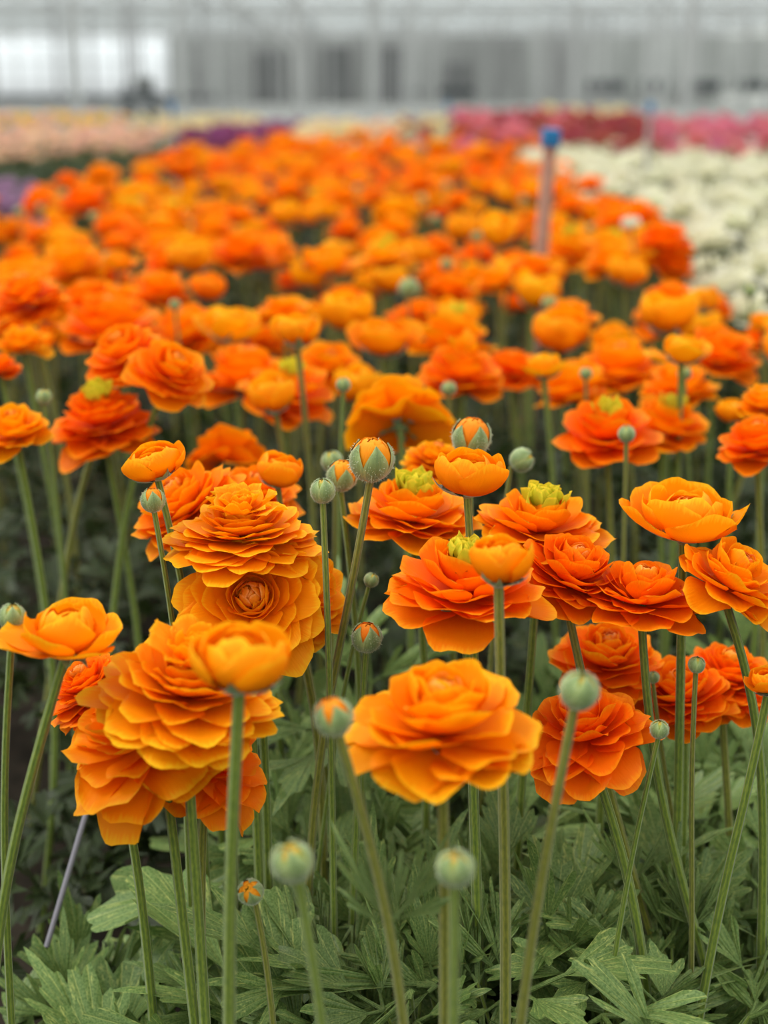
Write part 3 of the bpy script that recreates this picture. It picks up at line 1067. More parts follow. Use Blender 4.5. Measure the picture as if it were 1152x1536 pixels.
fl('ranunculus_bud', 'opening', 513, 713, 46, 1.03, 4, 6, [(520, 800), (535, 860), (540, 1000)], 'smaller orange opening bud left of the big opening bud', sr=0.0026, cat='bud', seed=1)
fl('ranunculus_bud', 'closed', 498, 692, 32, 1.16, 0, -15, [(505, 800)], 'green bud half hidden behind the smaller opening bud', sr=0.0022, cat='bud', seed=3)
fl('ranunculus_bud', 'cracked', 550, 956, 45, 0.96, 6, 4, [(551, 1010), (540, 1100)], 'hairy green bud with orange slits low beneath the big opening bud', sr=0.0026, cat='bud', seed=2)
fl('ranunculus_bud', 'closed', 557, 870, 22, 1.0, 0, 20, [(550, 900), (520, 980)], 'tiny green side bud on the stem of the big opening bud', sr=0.0018, cat='bud', seed=1)
# centre right group
fl(B, 'flatter', 622, 745, 182, 1.04, 2, 4, [(640, 900), (640, 1100)], 'wide orange ranunculus with light green centre right of the big opening bud', 'orange', heart='green', hs=1.0, seed=4)
fl(B, 'frilly', 655, 682, 92, 1.18, 6, 10, [(660, 800)], 'yellow-orange ruffled ranunculus behind the green-centred wide bloom', 'golden', seed=6)
fl(B, 'cup', 704, 711, 110, 0.93, 2, 5, [(716, 790), (716, 900), (712, 1150)], 'small orange cup with green sepals just above the green-hearted bloom', 'orange', hs=0.95, seed=7, sr=0.003)
fl('ranunculus_bud', 'opening', 707, 655, 58, 1.04, 6, 8, [(712, 760), (712, 900)], 'orange bud in a green sepal cup behind the small cup', sr=0.0026, cat='bud', seed=2)
fl('ranunculus_bud', 'closed', 783, 690, 36, 1.12, 4, 60, [(762, 720), (750, 800)], 'pale green bud nodding to the right beside the orange bud', sr=0.0022, cat='bud', seed=3)
fl(B, 'flatter', 814, 765, 188, 1.00, 2, 4, [(812, 900), (795, 1000), (780, 1200)], 'orange ranunculus with frilly yellow-green crown above two stacked blooms', 'orange', heart='green', hs=1.0, seed=5)
fl(B, 'dome', 862, 846, 162, 0.955, 8, 18, [(862, 960), (898, 1130), (950, 1330), (1010, 1500)], 'orange ranunculus leaning right under the yellow-green crowned bloom', 'deep', hs=1.0, seed=6, leaves=[(948, 1325, 0.3, 1), (948, 1325, 1.5, -1)])
fl(B, 'loose', 702, 848, 232, 0.90, 2, 3, [(706, 1000), (712, 1250), (720, 1500)], 'orange ranunculus with bright green heart and a loose petal hanging at lower left', 'orange', heart='green', hs=0.95, seed=2, sr=0.0036)
fl(B, 'cup', 750, 842, 92, 0.80, 2, 2, [(746, 1000), (757, 1200), (760, 1400)], 'blurred closed orange ball bloom in front of the green-hearted bloom', 'orange', hs=1.15, seed=3, sr=0.0034)
fl(B, 'flatter', 966, 878, 180, 0.94, 0, 3, [(962, 1010), (980, 1180), (1035, 1370), (1085, 1536)], 'flat layered orange ranunculus between the leaning bloom and the right-hand bloom', 'deep', hs=1.05, seed=7, leaves=[(1040, 1390, 1.2, 1), (1040, 1390, 0.6, -1)])
fl(B, 'opencup', 1031, 772, 172, 0.97, 4, 4, [(1022, 900), (1020, 1050), (1016, 1300)], 'rounded golden ranunculus standing highest at right with a closed ball centre', 'golden', hs=0.95, seed=8, sr=0.0036)
fl(B, 'loose', 1106, 855, 160, 0.93, 12, 24, [(1140, 980), (1150, 1100)], 'orange ranunculus cut by the right edge with a small rolled petal', 'orange', hs=1.1, seed=1, sr=0.0034)
# low blooms right
fl(B, 'droop', 874, 1072, 186, 0.92, 8, -12, [(905, 1200), (955, 1340)], 'low red-orange ranunculus behind the blurred green bud, broad lower petals', 'deep', hs=1.05, seed=8, sr=0.0036)
fl(B, 'dome', 912, 975, 158, 1.06, 10, 0, [(905, 1100)], 'orange ranunculus hidden behind the stems below the flat layered bloom', 'orange', seed=1)
fl(B, 'dome', 1022, 1030, 148, 1.05, 5, -10, [(1030, 1150)], 'red-orange ranunculus low between the right-hand stems', 'deep', seed=2)
fl(B, 'frilly', 1092, 1005, 150, 1.08, 5, 8, [(1090, 1150)], 'fringed red-orange ranunculus low at right beyond the stems', 'deep', seed=3)
fl(B, 'opencup', 1150, 1022, 66, 0.90, 5, -14, [(1120, 1200), (1090, 1290)], 'small orange bloom low at the right edge', 'orange', seed=5)
# blurred buds at the very front and others
fl('ranunculus_bud', 'closed', 869, 1036, 58, 0.70, 6, 12, [(838, 1170), (802, 1360), (776, 1536)], 'blurred round green bud in front of the low red-orange bloom', sr=0.0029, cat='bud', seed=0)
fl('ranunculus_bud', 'cracked', 500, 1075, 58, 0.70, 6, -14, [(548, 1200), (585, 1340), (612, 1536)], 'blurred green bud with orange slits left of the front centre bloom', leaves=[(588, 1380, 0.4, 1), (590, 1395, 1.6, -1)], sr=0.0029, cat='bud', seed=3)
fl('ranunculus_bud', 'closed', 438, 1292, 62, 0.66, 10, -14, [(468, 1400), (490, 1536)], 'big blurred green bud low left of centre over the leaves', sr=0.0027, cat='bud', seed=1)
fl('ranunculus_bud', 'closed', 683, 1302, 56, 0.65, 8, 0, [(683, 1400), (681, 1536)], 'blurred green bud on a straight stem below the front centre bloom', sr=0.0027, cat='bud', seed=2)
fl('ranunculus_bud', 'cracked', 376, 1338, 38, 0.86, 40, -12, [(392, 1385), (402, 1440)], 'small yellow-green bud nodding low beside the left cluster stems', sr=0.0022, cat='bud', seed=0)
fl('ranunculus_bud', 'closed', 18, 925, 40, 0.84, 0, 4, [(4, 1080), (2, 1240)], 'green bud at the left edge beside the skirted orange bloom', sr=0.0026, cat='bud', seed=1)
fl('ranunculus_bud', 'closed', 989, 1094, 28, 0.90, 0, 3, [(975, 1180), (945, 1280)], 'small hairy green bud between the right-hand stems', sr=0.0020, cat='bud', seed=2)
fl('ranunculus_bud', 'closed', 1045, 997, 25, 0.92, 0, 3, [(1032, 1120), (1040, 1390)], 'small pale green bud in front of the low fringed bloom', sr=0.0020, cat='bud', seed=3)
fl('ranunculus_bud', 'closed', 980, 1016, 18, 1.02, 0, 0, [(985, 1080)], 'tiny green bud left of the small pale green bud', sr=0.0017, cat='bud', seed=0)

# ------------------------------------------------------------------ second band, softly blurred
mid = [
    ('dome', 912, 632, 148, 1.30, 10, -3, 'deep', 'green', 'orange ranunculus with a pale green button and a green bud standing before it', []),
    ('dome', 1005, 620, 125, 1.45, 8, 10, 'orange', 'green', 'rounded orange ranunculus behind right of the pale-buttoned bloom', []),
    ('droop', 600, 604, 160, 1.38, -48, 0, 'orange', 'orange', 'orange ranunculus seen from behind with its green underside, above the big opening bud', []),
    ('droop', 342, 664, 122, 1.42, -42, 4, 'deep', 'orange', 'dark orange drooping bloom low above the stacked dome', []),
    ('frilly', 150, 608, 158, 1.32, 8, -3, 'deep', 'green', 'deep orange ranunculus with light green centre under the tilted pair', []),
    ('dome', 20, 636, 108, 1.22, 10, -5, 'orange', 'orange', 'orange ranunculus cut by the left edge beneath the round far-left blooms', []),
    ('dome', 182, 522, 118, 1.34, 18, -18, 'orange', 'orange', 'left bloom of the tilted orange pair at upper left', [(165, 590), (125, 670)]),
    ('dome', 262, 550, 122, 1.30, 22, 28, 'orange', 'orange', 'right bloom of the tilted orange pair at upper left', [(225, 600), (195, 680)]),
    ('dome', 166, 478, 155, 1.80, 2, 0, 'deep', 'orange', 'large smooth round orange bloom behind the tilted pair', []),
    ('frilly', 38, 432, 112, 1.60, 6, -10, 'orange', 'orange', 'ruffled bright orange bloom high at the left edge', []),
    ('flatter', 34, 505, 84, 1.55, 4, 0, 'golden', 'orange', 'small golden orange bloom under the ruffled left-edge bloom', []),
    ('dome', 0, 545, 60, 1.40, 4, 0, 'deep', 'orange', 'orange bloom mostly cut off by the left edge', []),
    ('cup', 446, 496, 76, 1.45, 2, 0, 'golden', 'orange', 'small closed golden bloom on a tall bare stem above the centre', [(458, 620), (468, 720)]),
    ('opencup', 345, 486, 100, 1.75, 6, 0, 'golden', 'orange', 'shallow orange bowl bloom right of the round smooth bloom', []),
    ('dome', 436, 572, 140, 1.56, 10, 10, 'orange', 'green', 'large orange bloom with greenish centre behind a small one', []),
    ('cup', 408, 592, 76, 1.44, 6, -10, 'golden', 'orange', 'small orange bloom in front of the large greenish-centred bloom', []),
    ('opencup', 578, 508, 106, 1.75, 14, 0, 'orange', 'orange', 'round orange bloom with rolled petals above the underside bloom', []),
    ('dome', 694, 540, 126, 1.58, 8, 4, 'deep', 'gold', 'orange bloom with pale yellow crown right of centre', []),
    ('flatter', 425, 462, 92, 1.95, 4, 0, 'orange', 'orange', 'orange bloom behind the tall closed golden bloom', []),
    ('cup', 520, 468, 82, 1.95, 4, 0, 'golden', 'orange', 'rounded orange bloom left behind the rolled-petal bloom', []),
    ('cup', 686, 472, 68, 2.0, 4, 0, 'orange', 'orange', 'compact orange bloom behind the pale-yellow-crowned bloom', []),
    ('flatter', 630, 462, 70, 2.05, 4, 0, 'orange', 'orange', 'orange bloom by the grey-green bud in the middle of the bed', []),
    ('opencup', 816, 548, 68, 1.50, 2, 0, 'golden', 'orange', 'small cup bloom on a thick stem left of the pale-buttoned bloom', [(826, 620), (832, 700)]),
    ('opencup', 1026, 523, 84, 1.42, 4, 6, 'golden', 'orange', 'small flat golden bloom on a thin stem above the rounded pair', [(1024, 600), (1018, 690)]),
    ('dome', 1136, 655, 116, 1.22, 6, -6, 'deep', 'orange', 'deep orange bloom at the right edge, lower of two', []),
    ('dome', 1146, 596, 80, 1.30, 6, 0, 'golden', 'orange', 'golden orange bloom at the right edge, upper of two', []),
    ('dome', 1082, 520, 118, 1.75, 10, 10, 'orange', 'orange', 'big orange bloom near the right edge behind the small flat golden bloom', []),
    ('dome', 932, 540, 130, 1.75, 4, -5, 'orange', 'orange', 'broad orange bloom behind the pale-buttoned bloom', []),
    ('cup', 1098, 617, 50, 1.50, 2, 0, 'golden', 'orange', 'very small orange bloom between the rounded pair and the right edge', []),
    ('cup', 840, 497, 88, 1.85, 4, 0, 'orange', 'orange', 'oval orange bloom above the small cup bloom', []),
    ('flatter', 856, 466, 86, 1.95, 4, 0, 'orange', 'orange', 'flat orange bloom above the oval bloom', []),
    ('cup', 1000, 470, 90, 1.85, 4, 0, 'golden', 'orange', 'golden orange bloom left above the big right-edge bloom', []),
    ('dome', 770, 545, 92, 1.80, 4, 0, 'deep', 'orange', 'deep orange bloom behind the small cup bloom on its thick stem', []),
    ('opencup', 488, 394, 84, 2.25, 10, 0, 'orange', 'orange', 'orange bloom with dark green speck on top in the middle distance', []),
    ('cup', 584, 419, 58, 2.3, 2, 0, 'golden', 'orange', 'small golden bloom just left of the grey-green bud', []),
    ('dome', 362, 368, 92, 2.5, 4, 0, 'orange', 'orange', 'large blurred orange bloom left of the speck-topped bloom', []),
    ('dome', 240, 428, 92, 2.15, 4, 0, 'deep', 'orange', 'blurred orange bloom above the shallow bowl bloom', []),
    ('cup', 315, 432, 58, 2.15, 4, 0, 'orange', 'orange', 'narrow blurred orange bloom right beside the one above the bowl bloom', []),
    ('cup', 283, 384, 72, 2.3, 4, 0, 'golden', 'orange', 'round golden bloom above the narrow blurred bloom', []),
    ('dome', 742, 415, 66, 2.2, 4, -10, 'orange', 'orange', 'left orange bloom of the cluster below the blue-topped stake', []),
    ('dome', 802, 398, 80, 2.25, 4, 10, 'orange', 'orange', 'upper orange bloom of the cluster below the blue-topped stake', []),
    ('cup', 805, 436, 74, 2.1, 4, 10, 'golden', 'orange', 'lower orange bloom of the cluster below the blue-topped stake', []),
    ('dome', 996, 352, 86, 2.6, 4, 0, 'deep', 'orange', 'red-orange bloom standing up against the white flowers', []),
    ('dome', 1012, 385, 76, 2.6, 10, 20, 'deep', 'orange', 'red-orange bloom hanging under the one against the white flowers', []),
    ('dome', 918, 385, 88, 2.5, 4, 0, 'orange', 'orange', 'orange bloom left of the red-orange pair by the white bed', []),
    ('cup', 942, 408, 62, 2.35, 4, 8, 'golden', 'orange', 'small orange bloom just below right of the bloom beside the red-orange pair', []),
    ('dome', 856, 302, 52, 3.4, 4, 0, 'orange', 'orange', 'orange bloom right beside the blue-topped stake', []),
    ('flatter', 920, 322, 66, 3.1, 4, -10, 'orange', 'orange', 'flat orange bloom on the edge of the white bed', []),
    ('dome', 125, 294, 76, 3.6, 4, 0, 'deep', 'orange', 'red-orange bloom on the left edge of the bed beside dark green leaves', []),
    ('dome', 152, 256, 50, 4.4, 4, 0, 'orange', 'orange', 'single orange bloom rising highest over the dark green leaves', []),
    ('dome', 1005, 440, 78, 2.1, 4, 0, 'orange', 'orange', 'orange bloom above the golden one near the right side', []),
    ('opencup', 1146, 482, 50, 1.9, 4, 0, 'golden', 'orange', 'small orange bloom touching the right edge', []),
]
for (sty, x, y, w, d, tc, lr, col, heart, lab, g) in mid:
    fl(B, sty, x, y, w, d, tc, lr, g, lab, col, heart, hs=1.1, res=0.7, sr=0.0034, group=None)
for (x, y, w, d, lab, g) in (
        (940, 651, 25, 1.20, 'green bud in front of the pale-buttoned orange bloom', [(939, 760), (936, 850)]),
        (66, 595, 23, 1.26, 'small green bud at left in front of the deep orange bloom', [(82, 680), (90, 780)]),
        (515, 577, 21, 1.30, 'small green bud left of the bloom seen from behind', [(510, 650), (508, 720)]),
        (879, 560, 18, 1.50, 'tiny green bud left above the pale-buttoned bloom', []),
        (613, 432, 30, 2.0, 'blurred grey-green bud in the middle of the bed', []),
        (1027, 560, 20, 1.5, 'pale green bud behind the thin stem of the flat golden bloom', []),
        (262, 457, 16, 1.9, 'tiny green bud in front of the bloom above the bowl bloom', []),
        (1125, 437, 20, 2.2, 'small orange-green bud at right beside the white bed', []),
        (673, 583, 22, 1.45, 'small grey-green bud right of the bloom seen from behind', [])):
    fl('ranunculus_bud', 'closed', x, y, w, d, 0, 0, g, lab, sr=0.0022, cat='bud', seed=len(made) % 4)

n_hand = len(made)

# ------------------------------------------------------------------ the rest of the orange bed
def scatter(n_try, mind, sampler, existing=()):
    pts = list(existing)
    out = []
    cell = {}
    def key(p):
        return (int(math.floor(p[0] / mind)), int(math.floor(p[1] / mind)))
    for p in pts:
        cell.setdefault(key(p), []).append(p)
    for _ in range(n_try):
        p = sampler()
        if p is None:
            continue
        kx, ky = key(p)
        ok = True
        for dx in (-1, 0, 1):
            for dy in (-1, 0, 1):
                for q in cell.get((kx + dx, ky + dy), ()):
                    if (p[0] - q[0]) ** 2 + (p[1] - q[1]) ** 2 < mind * mind:
                        ok = False
        if ok:
            cell.setdefault((kx, ky), []).append(p)
            out.append(p)
    return out


exist = []
for (x, y, hw, d) in made:
    p = at_depth(x, y, d)
    exist.append((p[0], p[1]))
rr_ = np.random.default_rng(21)


def orange_sampler():
    Y = 1.28 + (9.4 - 1.28) * rr_.uniform() ** 0.8
    L = rr_.uniform(-1.34, 0.46)
    X = L + VD * Y
    if abs(X) > Y * 0.30 + 0.15:
        return None
    return (X, Y)


spots = scatter(9000, 0.104, orange_sampler, exist)
spots.sort(key=lambda p: p[1])
n_orange_hand = sum(1 for o in C.objects if o.name.split('.')[0] == B)
keep = []
for (X, Y) in spots:
    z = 0.475 + rr_.normal(0, 0.032)
    x, y, dep = project((X, Y, z))
    bad = False
    for (mx, my, hw, d) in made[:n_hand]:
        if abs(d - dep) < 3 and dep < d and abs(mx - x) < hw * 0.9 and abs(my - y) < hw * 0.9:
            bad = True
        if dep < 1.6 and abs(mx - x) < hw + 35 and abs(my - y) < hw * 0.7 + 30:
            bad = True
    # leave the dark gaps between the front bands open
    if dep < 1.55 and rr_.uniform() < 0.75:
        bad = True
    if Y > 3.2 and rr_.uniform() < 0.27:
        bad = True
    if bad:
        continue
    keep.append((X, Y, z, x, y, dep))
keep_ind = keep[:300 - n_orange_hand]
keep_far = keep[300 - n_orange_hand:]
protos = []
for i, (sty, seed, col, heart, lv) in enumerate([('dome', 1, 'orange', 'orange', 0.7), ('flatter', 2, 'orange', 'orange', 0.7), ('cup', 3, 'golden', 'orange', 0.7), ('dome', 4, 'deep', 'orange', 0.7),
                                             ('opencup', 5, 'orange', 'orange', 0.7), ('frilly', 6, 'orange', 'orange', 0.7), ('loose', 7, 'deep', 'orange', 0.7), ('dome', 8, 'golden', 'green', 0.7)]):
    protos.append((sty, bloom_meshes(sty, seed, col, lv, heart)))
stem_me = []
for k in range(4):
    a = Acc()
    P = catmull([np.array([0, 0, 0.0]), np.array([0.012 * (k - 1.5), 0.01, -0.2]), np.array([0.02 * (k - 1.5), 0.0, -0.46])], 4)
    a.add(*tube_arrays(P, 0.003, 0.0038, 6))
    stem_me.append(a.mesh('stem', [M['stem_b']]))


def zone(X, Y):
    L = X - VD * Y
    side = 'left side' if L < -0.72 else ('middle' if L < -0.1 else 'right side')
    if Y < 2.1:
        return side, 'just behind the sharp front blooms', 'near'
    if Y < 3.2:
        return side, 'level with the big stake', 'mid'
    if Y < 4.6:
        return side, 'beyond the big stake', 'beyond'
    return side, 'far back towards the coloured beds', 'far'


for i, (X, Y, z, x, y, dep) in enumerate(keep_ind):
    pk = 2 if rr_.uniform() < 0.16 else int(rr_.integers(len(protos)))
    sty, (pm, hm, sm, zlo, zhi) = protos[pk]
    R = (0.036 if sty in ('cup', 'opencup') else 0.052) * rr_.uniform(0.8, 1.15)
    root = bpy.data.objects.new(B, None)
    C.objects.link(root)
    tx, ty = rr_.normal(0, 10), rr_.normal(4, 10)
    mat = axis_matrix(ty, tx, rr_.uniform(0, 6.28), (0, 0, 0), (R, R, R * rr_.uniform(0.95, 1.25)))
    root.location = (X, Y, z - 0.02)
    pt_ = obj('petals', pm, root, mat)
    obj('flower_center', hm, pt_)
    obj('sepals', sm, root, mat)
    obj('stem', stem_me[i % 4], root, Matrix.Rotation(math.radians(tx * 0.4), 4, 'Y'))
    side, where, zn = zone(X, Y)
    tag(root, 'orange ranunculus on the %s of its bed, %s' % (side, where), 'flower', 'orange ranunculus, %s, %s' % (side, zn))

# beyond the three hundred nearest: one object
A = Acc()
far_t = []
for sd in range(4):
    a = Acc()
    r_ = np.random.default_rng(70 + sd)
    st = dict(STY['dome' if sd < 3 else 'cup'])
    st.pop('n')
    petals(a, r_, 18, nu=4, nv=4, **st)
    k, _, _ = normalise([a])
    V, Fc, U, _m = a.arrays()
    far_t.append((V * k, Fc, U))
for (X, Y, z, x, y, dep) in keep_far:
    V, Fc, U = far_t[rr_.integers(4)]
    R = 0.054 * rr_.uniform(0.75, 1.2)
    an = rr_.uniform(0, 6.28)
    Rm = np.array([[math.cos(an), -math.sin(an), 0], [math.sin(an), math.cos(an), 0], [0, 0, 1]])
    A.add(V @ Rm.T * R + np.array([X, Y, z - 0.02]), Fc, U, int(rr_.integers(3)))
if keep_far:
    o = obj('orange_ranunculus_blooms', A.mesh('orange_ranunculus_blooms', [M['orange'], M['deep'], M['golden']]))
    tag(o, 'mass of orange ranunculus blooms at the far end of the orange bed', 'flowers', kind='stuff')

# a few green buds sticking out among the mid blooms
bs = scatter(60, 0.25, lambda: (lambda Y: (rr_.uniform(-1.3, 0.4) + VD * Y, Y))(rr_.uniform(1.7, 4.5)), [])
pm, sm = bud_meshes('closed', 1)
for i, (X, Y) in enumerate(bs[:34]):
    root = bpy.data.objects.new('ranunculus_bud', None)
    C.objects.link(root)
    z = 0.50 + rr_.normal(0, 0.015)
    root.location = (X, Y, z)
    R = 0.0105
    mat = axis_matrix(rr_.normal(0, 10), rr_.normal(0, 10), 0, (0, 0, -0.002), (R, R, R))
    obj('petals', pm, root, mat)
    obj('sepals', sm, root, mat)
    obj('stem', stem_me[i % 4], root, Matrix.Diagonal(Vector((0.7, 0.7, 1.08, 1))))
    side, where, zn = zone(X, Y)
    tag(root, 'green bud on the %s of the orange bed, %s' % (side, where), 'bud', 'green buds, %s, %s' % (side, zn))

# ------------------------------------------------------------------ neighbouring beds
def low_bloom(col, seed, rad, n=20, style='dome', nu=4, nv=4):
    a = Acc()
    r_ = np.random.default_rng(300 + seed)
    st = dict(STY[style])
    st.pop('n')
    st['frill'] = 0
    st['Wd'] = [w * 1.3 for w in st['Wd']]
    petals(a, r_, n, nu=nu, nv=nv, **st)
    k, _, _ = normalise([a])
    a.V = [v * k for v in a.V]
    sv, sf, su = tube_arrays(np.array([[0, 0, 0.1], [0, 0, -2.5], [0.1, 0, -0.43 / rad]]), 0.06, 0.08, 5)
    a.add(sv, sf, su, 1)
    return a.mesh('bloom', [M[col], M['stem_b']])


def patch(poly, col, name, label, group, zt, mind, rad, limit, seed, cat='flower', extra=None, nu=4, n=18):
    """blooms with their tops on height zt over the ground area seen inside the photograph polygon (x, y corners)"""
    r_ = np.random.default_rng(seed)
    W3 = np.array([at_Z(x, y, zt)[:2] for x, y in poly])
    lo, hi = W3.min(0), W3.max(0)

    def inside(p):
        c = False
        j = len(W3) - 1
        for i in range(len(W3)):
            xi, yi = W3[i]
            xj, yj = W3[j]
            if (yi > p[1]) != (yj > p[1]) and p[0] < (xj - xi) * (p[1] - yi) / (yj - yi) + xi:
                c = not c
            j = i
        return c

    def smp():
        p = (r_.uniform(lo[0], hi[0]), r_.uniform(lo[1], hi[1]))
        return p if inside(p) else None
    sp_ = scatter(limit * 30, mind, smp)
    sp_.sort(key=lambda p: p[1])
    mes = [low_bloom(col if not extra or k % 2 == 0 else extra, seed + k, rad, n=n, nu=nu) for k in range(4)]
    for i, (X, Y) in enumerate(sp_[:limit]):
        o = obj(name, mes[i % 4])
        R = rad * r_.uniform(0.9, 1.12)
        o.location = (X, Y, (zt - 0.04) * R / rad)
        o.rotation_euler = (r_.normal(0.1, 0.15), r_.normal(0, 0.15), r_.uniform(0, 6.28))
        o.scale = (R, R, R * 1.1)
        tag(o, label, cat, group)
    return sp_


G = []
G += patch([(775, 216), (1170, 216), (1250, 330), (1400, 470), (1075, 425), (1030, 330), (880, 290), (800, 250)], 'white', 'white_ranunculus', 'white ranunculus bloom in the bed of white flowers at right',
           'white ranunculus blooms', 0.47, 0.108, 0.060, 295, 31, nu=6, n=24)
G += patch([(-80, 180), (225, 178), (265, 192), (190, 216), (60, 222), (-120, 234)], 'peach', 'peach_ranunculus', 'peach pink ranunculus bloom in the pale bed at left beyond the dark green leaves', 'peach ranunculus blooms', 0.47, 0.115, 0.048, 290, 41)
G += patch([(190, 176), (380, 176), (400, 186), (265, 200), (225, 184)], 'cream', 'cream_ranunculus', 'pale yellow bloom in the strip between the peach bed and the purple row', 'pale yellow blooms at left', 0.47, 0.2, 0.06, 160, 42)
G += patch([(262, 200), (450, 176), (478, 178), (420, 200), (330, 214), (270, 216)], 'purple', 'purple_ranunculus', 'dark purple bloom in the row behind the left end of the orange bed', 'purple blooms', 0.47, 0.12, 0.055, 150, 43)
G += patch([(450, 196), (478, 182), (595, 178), (605, 206), (560, 205), (440, 216)], 'cream', 'cream_ranunculus', 'cream bloom in the patch straight behind the orange bed', 'cream blooms at centre', 0.47, 0.14, 0.06, 150, 44, extra='peach')
G += patch([(598, 178), (680, 172), (690, 205), (605, 206)], 'red', 'red_ranunculus', 'dark red or yellowish bloom between the cream patch and the pink row', 'dark red and yellowish blooms', 0.47, 0.22, 0.06, 60, 45, extra='cream')
G += patch([(672, 170), (850, 168), (860, 200), (790, 212), (700, 208)], 'pink', 'pink_ranunculus', 'pink bloom in the row left behind the blue-topped stake', 'pink blooms at centre', 0.56, 0.17, 0.065, 150, 46, extra='red')
G += patch([(845, 172), (965, 178), (985, 208), (850, 212)], 'red', 'red_ranunculus', 'red bloom in the row behind the left part of the white bed', 'red blooms', 0.56, 0.15, 0.06, 130, 47)
G += patch([(975, 186), (1180, 176), (1200, 216), (985, 212)], 'pink', 'pink_ranunculus', 'magenta pink bloom in the row behind the right part of the white bed', 'pink blooms at right', 0.56, 0.15, 0.06, 150, 48)
G += patch([(815, 160), (950, 166), (930, 172), (830, 172)], 'cream', 'cream_ranunculus', 'cream bloom in the farthest strip behind the red row', 'cream blooms far behind the red row', 0.49, 0.5, 0.09, 50, 49)
G += patch([(-60, 172), (190, 174), (190, 182), (-60, 185)], 'yellow', 'yellow_ranunculus', 'yellow bloom in the farthest strip behind the peach bed', 'yellow blooms', 0.47, 0.25, 0.07, 150, 50, extra='peach')
G += patch([(-60, 272), (40, 276), (72, 300), (80, 322), (30, 312), (-60, 316)], 'lilac', 'lilac_ranunculus', 'lilac bloom at the left edge below the dark green leaves', 'lilac blooms', 0.45, 0.09, 0.045, 60, 51, nu=6)

# lone white bloom at the border of the orange bed
wm, wh, wsx, zl, zh = bloom_meshes('opencup', 3, 'white', 0.7, 'orange')
fl('white_ranunculus', 'opencup', 946, 334, 34, 2.75, 4, -10, [], 'small white bloom among orange ones beside the red-orange bloom', 'white', seed=3, res=0.7)

# ------------------------------------------------------------------ foliage
r_ = np.random.default_rng(5)
fcl = 0
clump_spots = [
    # x, y pixel of the clump's top, Y, height factor
    (560, 1330, 0.92), (660, 1270, 1.0), (800, 1290, 0.95), (640, 1400, 0.85), (760, 1400, 0.86), (860, 1380, 0.88), (900, 1460, 0.82), (1000, 1330, 0.95), (1080, 1250, 1.0), (1120, 1380, 0.9),
    (1130, 1180, 1.08), (1040, 1440, 0.84), (520, 1440, 0.84), (430, 1470, 0.84), (330, 1460, 0.86), (230, 1480, 0.85), (120, 1490, 0.84), (40, 1430, 0.86), (480, 1180, 1.05), (560, 1160, 1.08),
    (600, 1500, 0.79), (720, 1500, 0.79), (820, 1500, 0.79), (960, 1520, 0.80), (1090, 1500, 0.80), (520, 1010, 1.12), (470, 1300, 0.98), (740, 1180, 1.08), (850, 1250, 1.02), (960, 1230, 1.05),
    (180, 1530, 0.80), (60, 1530, 0.80), (400, 1530, 0.80), (500, 1520, 0.79), (620, 1230, 1.1), (1050, 1130, 1.15), (930, 1130, 1.2), (1140, 1060, 1.2)]
look = ['under the front centre bloom', 'beneath the left cluster', 'along the right-hand stems', 'at the lower left corner', 'at the lower right corner']
for i, (x, y, Y) in enumerate(clump_spots):
    p = at_Y(x, y, Y)
    h = max(0.08, p[2] - (0.075 if x < 420 else 0.0))
    where = ('at the lower left, under the left cluster' if x < 330 else 'between the left cluster and the big low bud' if x < 520 else 'around the stems of the front centre bloom' if x < 780
             else 'between blurred bud and branching stems' if x < 980 else 'behind the branching stems at lower right')
    rowp = 'in the nearest row' if Y < 0.83 else 'in the second row' if Y < 0.93 else 'in the third row' if Y < 1.06 else 'farther back'
    kinds = ('cut', 'cut', 'broad', 'narrow') if x > 500 else (('narrow', 'cut', 'broad') if x < 250 else ('cut', 'paddle', 'broad'))
    clump(p[0], Y, h, 13, 'leaf clump %s, %s' % (where, rowp), i, kinds, size=0.088, spread=0.085, group='leaf clumps %s, %s' % (where, rowp))

# undergrowth of the orange bed
pts, hts = [], []
rr = np.random.default_rng(9)
for _ in range(4000):
    Y = rr.uniform(0.62, 9.0)
    if Y > 2.5 and rr.uniform() < 0.55:
        continue
    L = rr.uniform(-1.36, 0.50)
    X = L + VD * Y
    if abs(X) > Y * 0.3 + 0.12:
        continue
    x, y, dep = project((X, Y, 0.2))
    if dep < 1.15 and x < 330:
        if rr.uniform() < 0.45:
            continue
        pts.append((X, Y)); hts.append(rr.uniform(0.08, 0.17))
    else:
        pts.append((X, Y)); hts.append(rr.uniform(0.05, 0.17) if dep < 1.15 else (rr.uniform(0.12, 0.24) if dep < 1.5 else rr.uniform(0.2, 0.32)))
foliage_mass('undergrowth_foliage', pts, hts, 'dense undergrowth of leaves coloured shade-dark beneath the orange blooms', M['leaf_dark_shade'], 3, n_per=5, size=0.06)
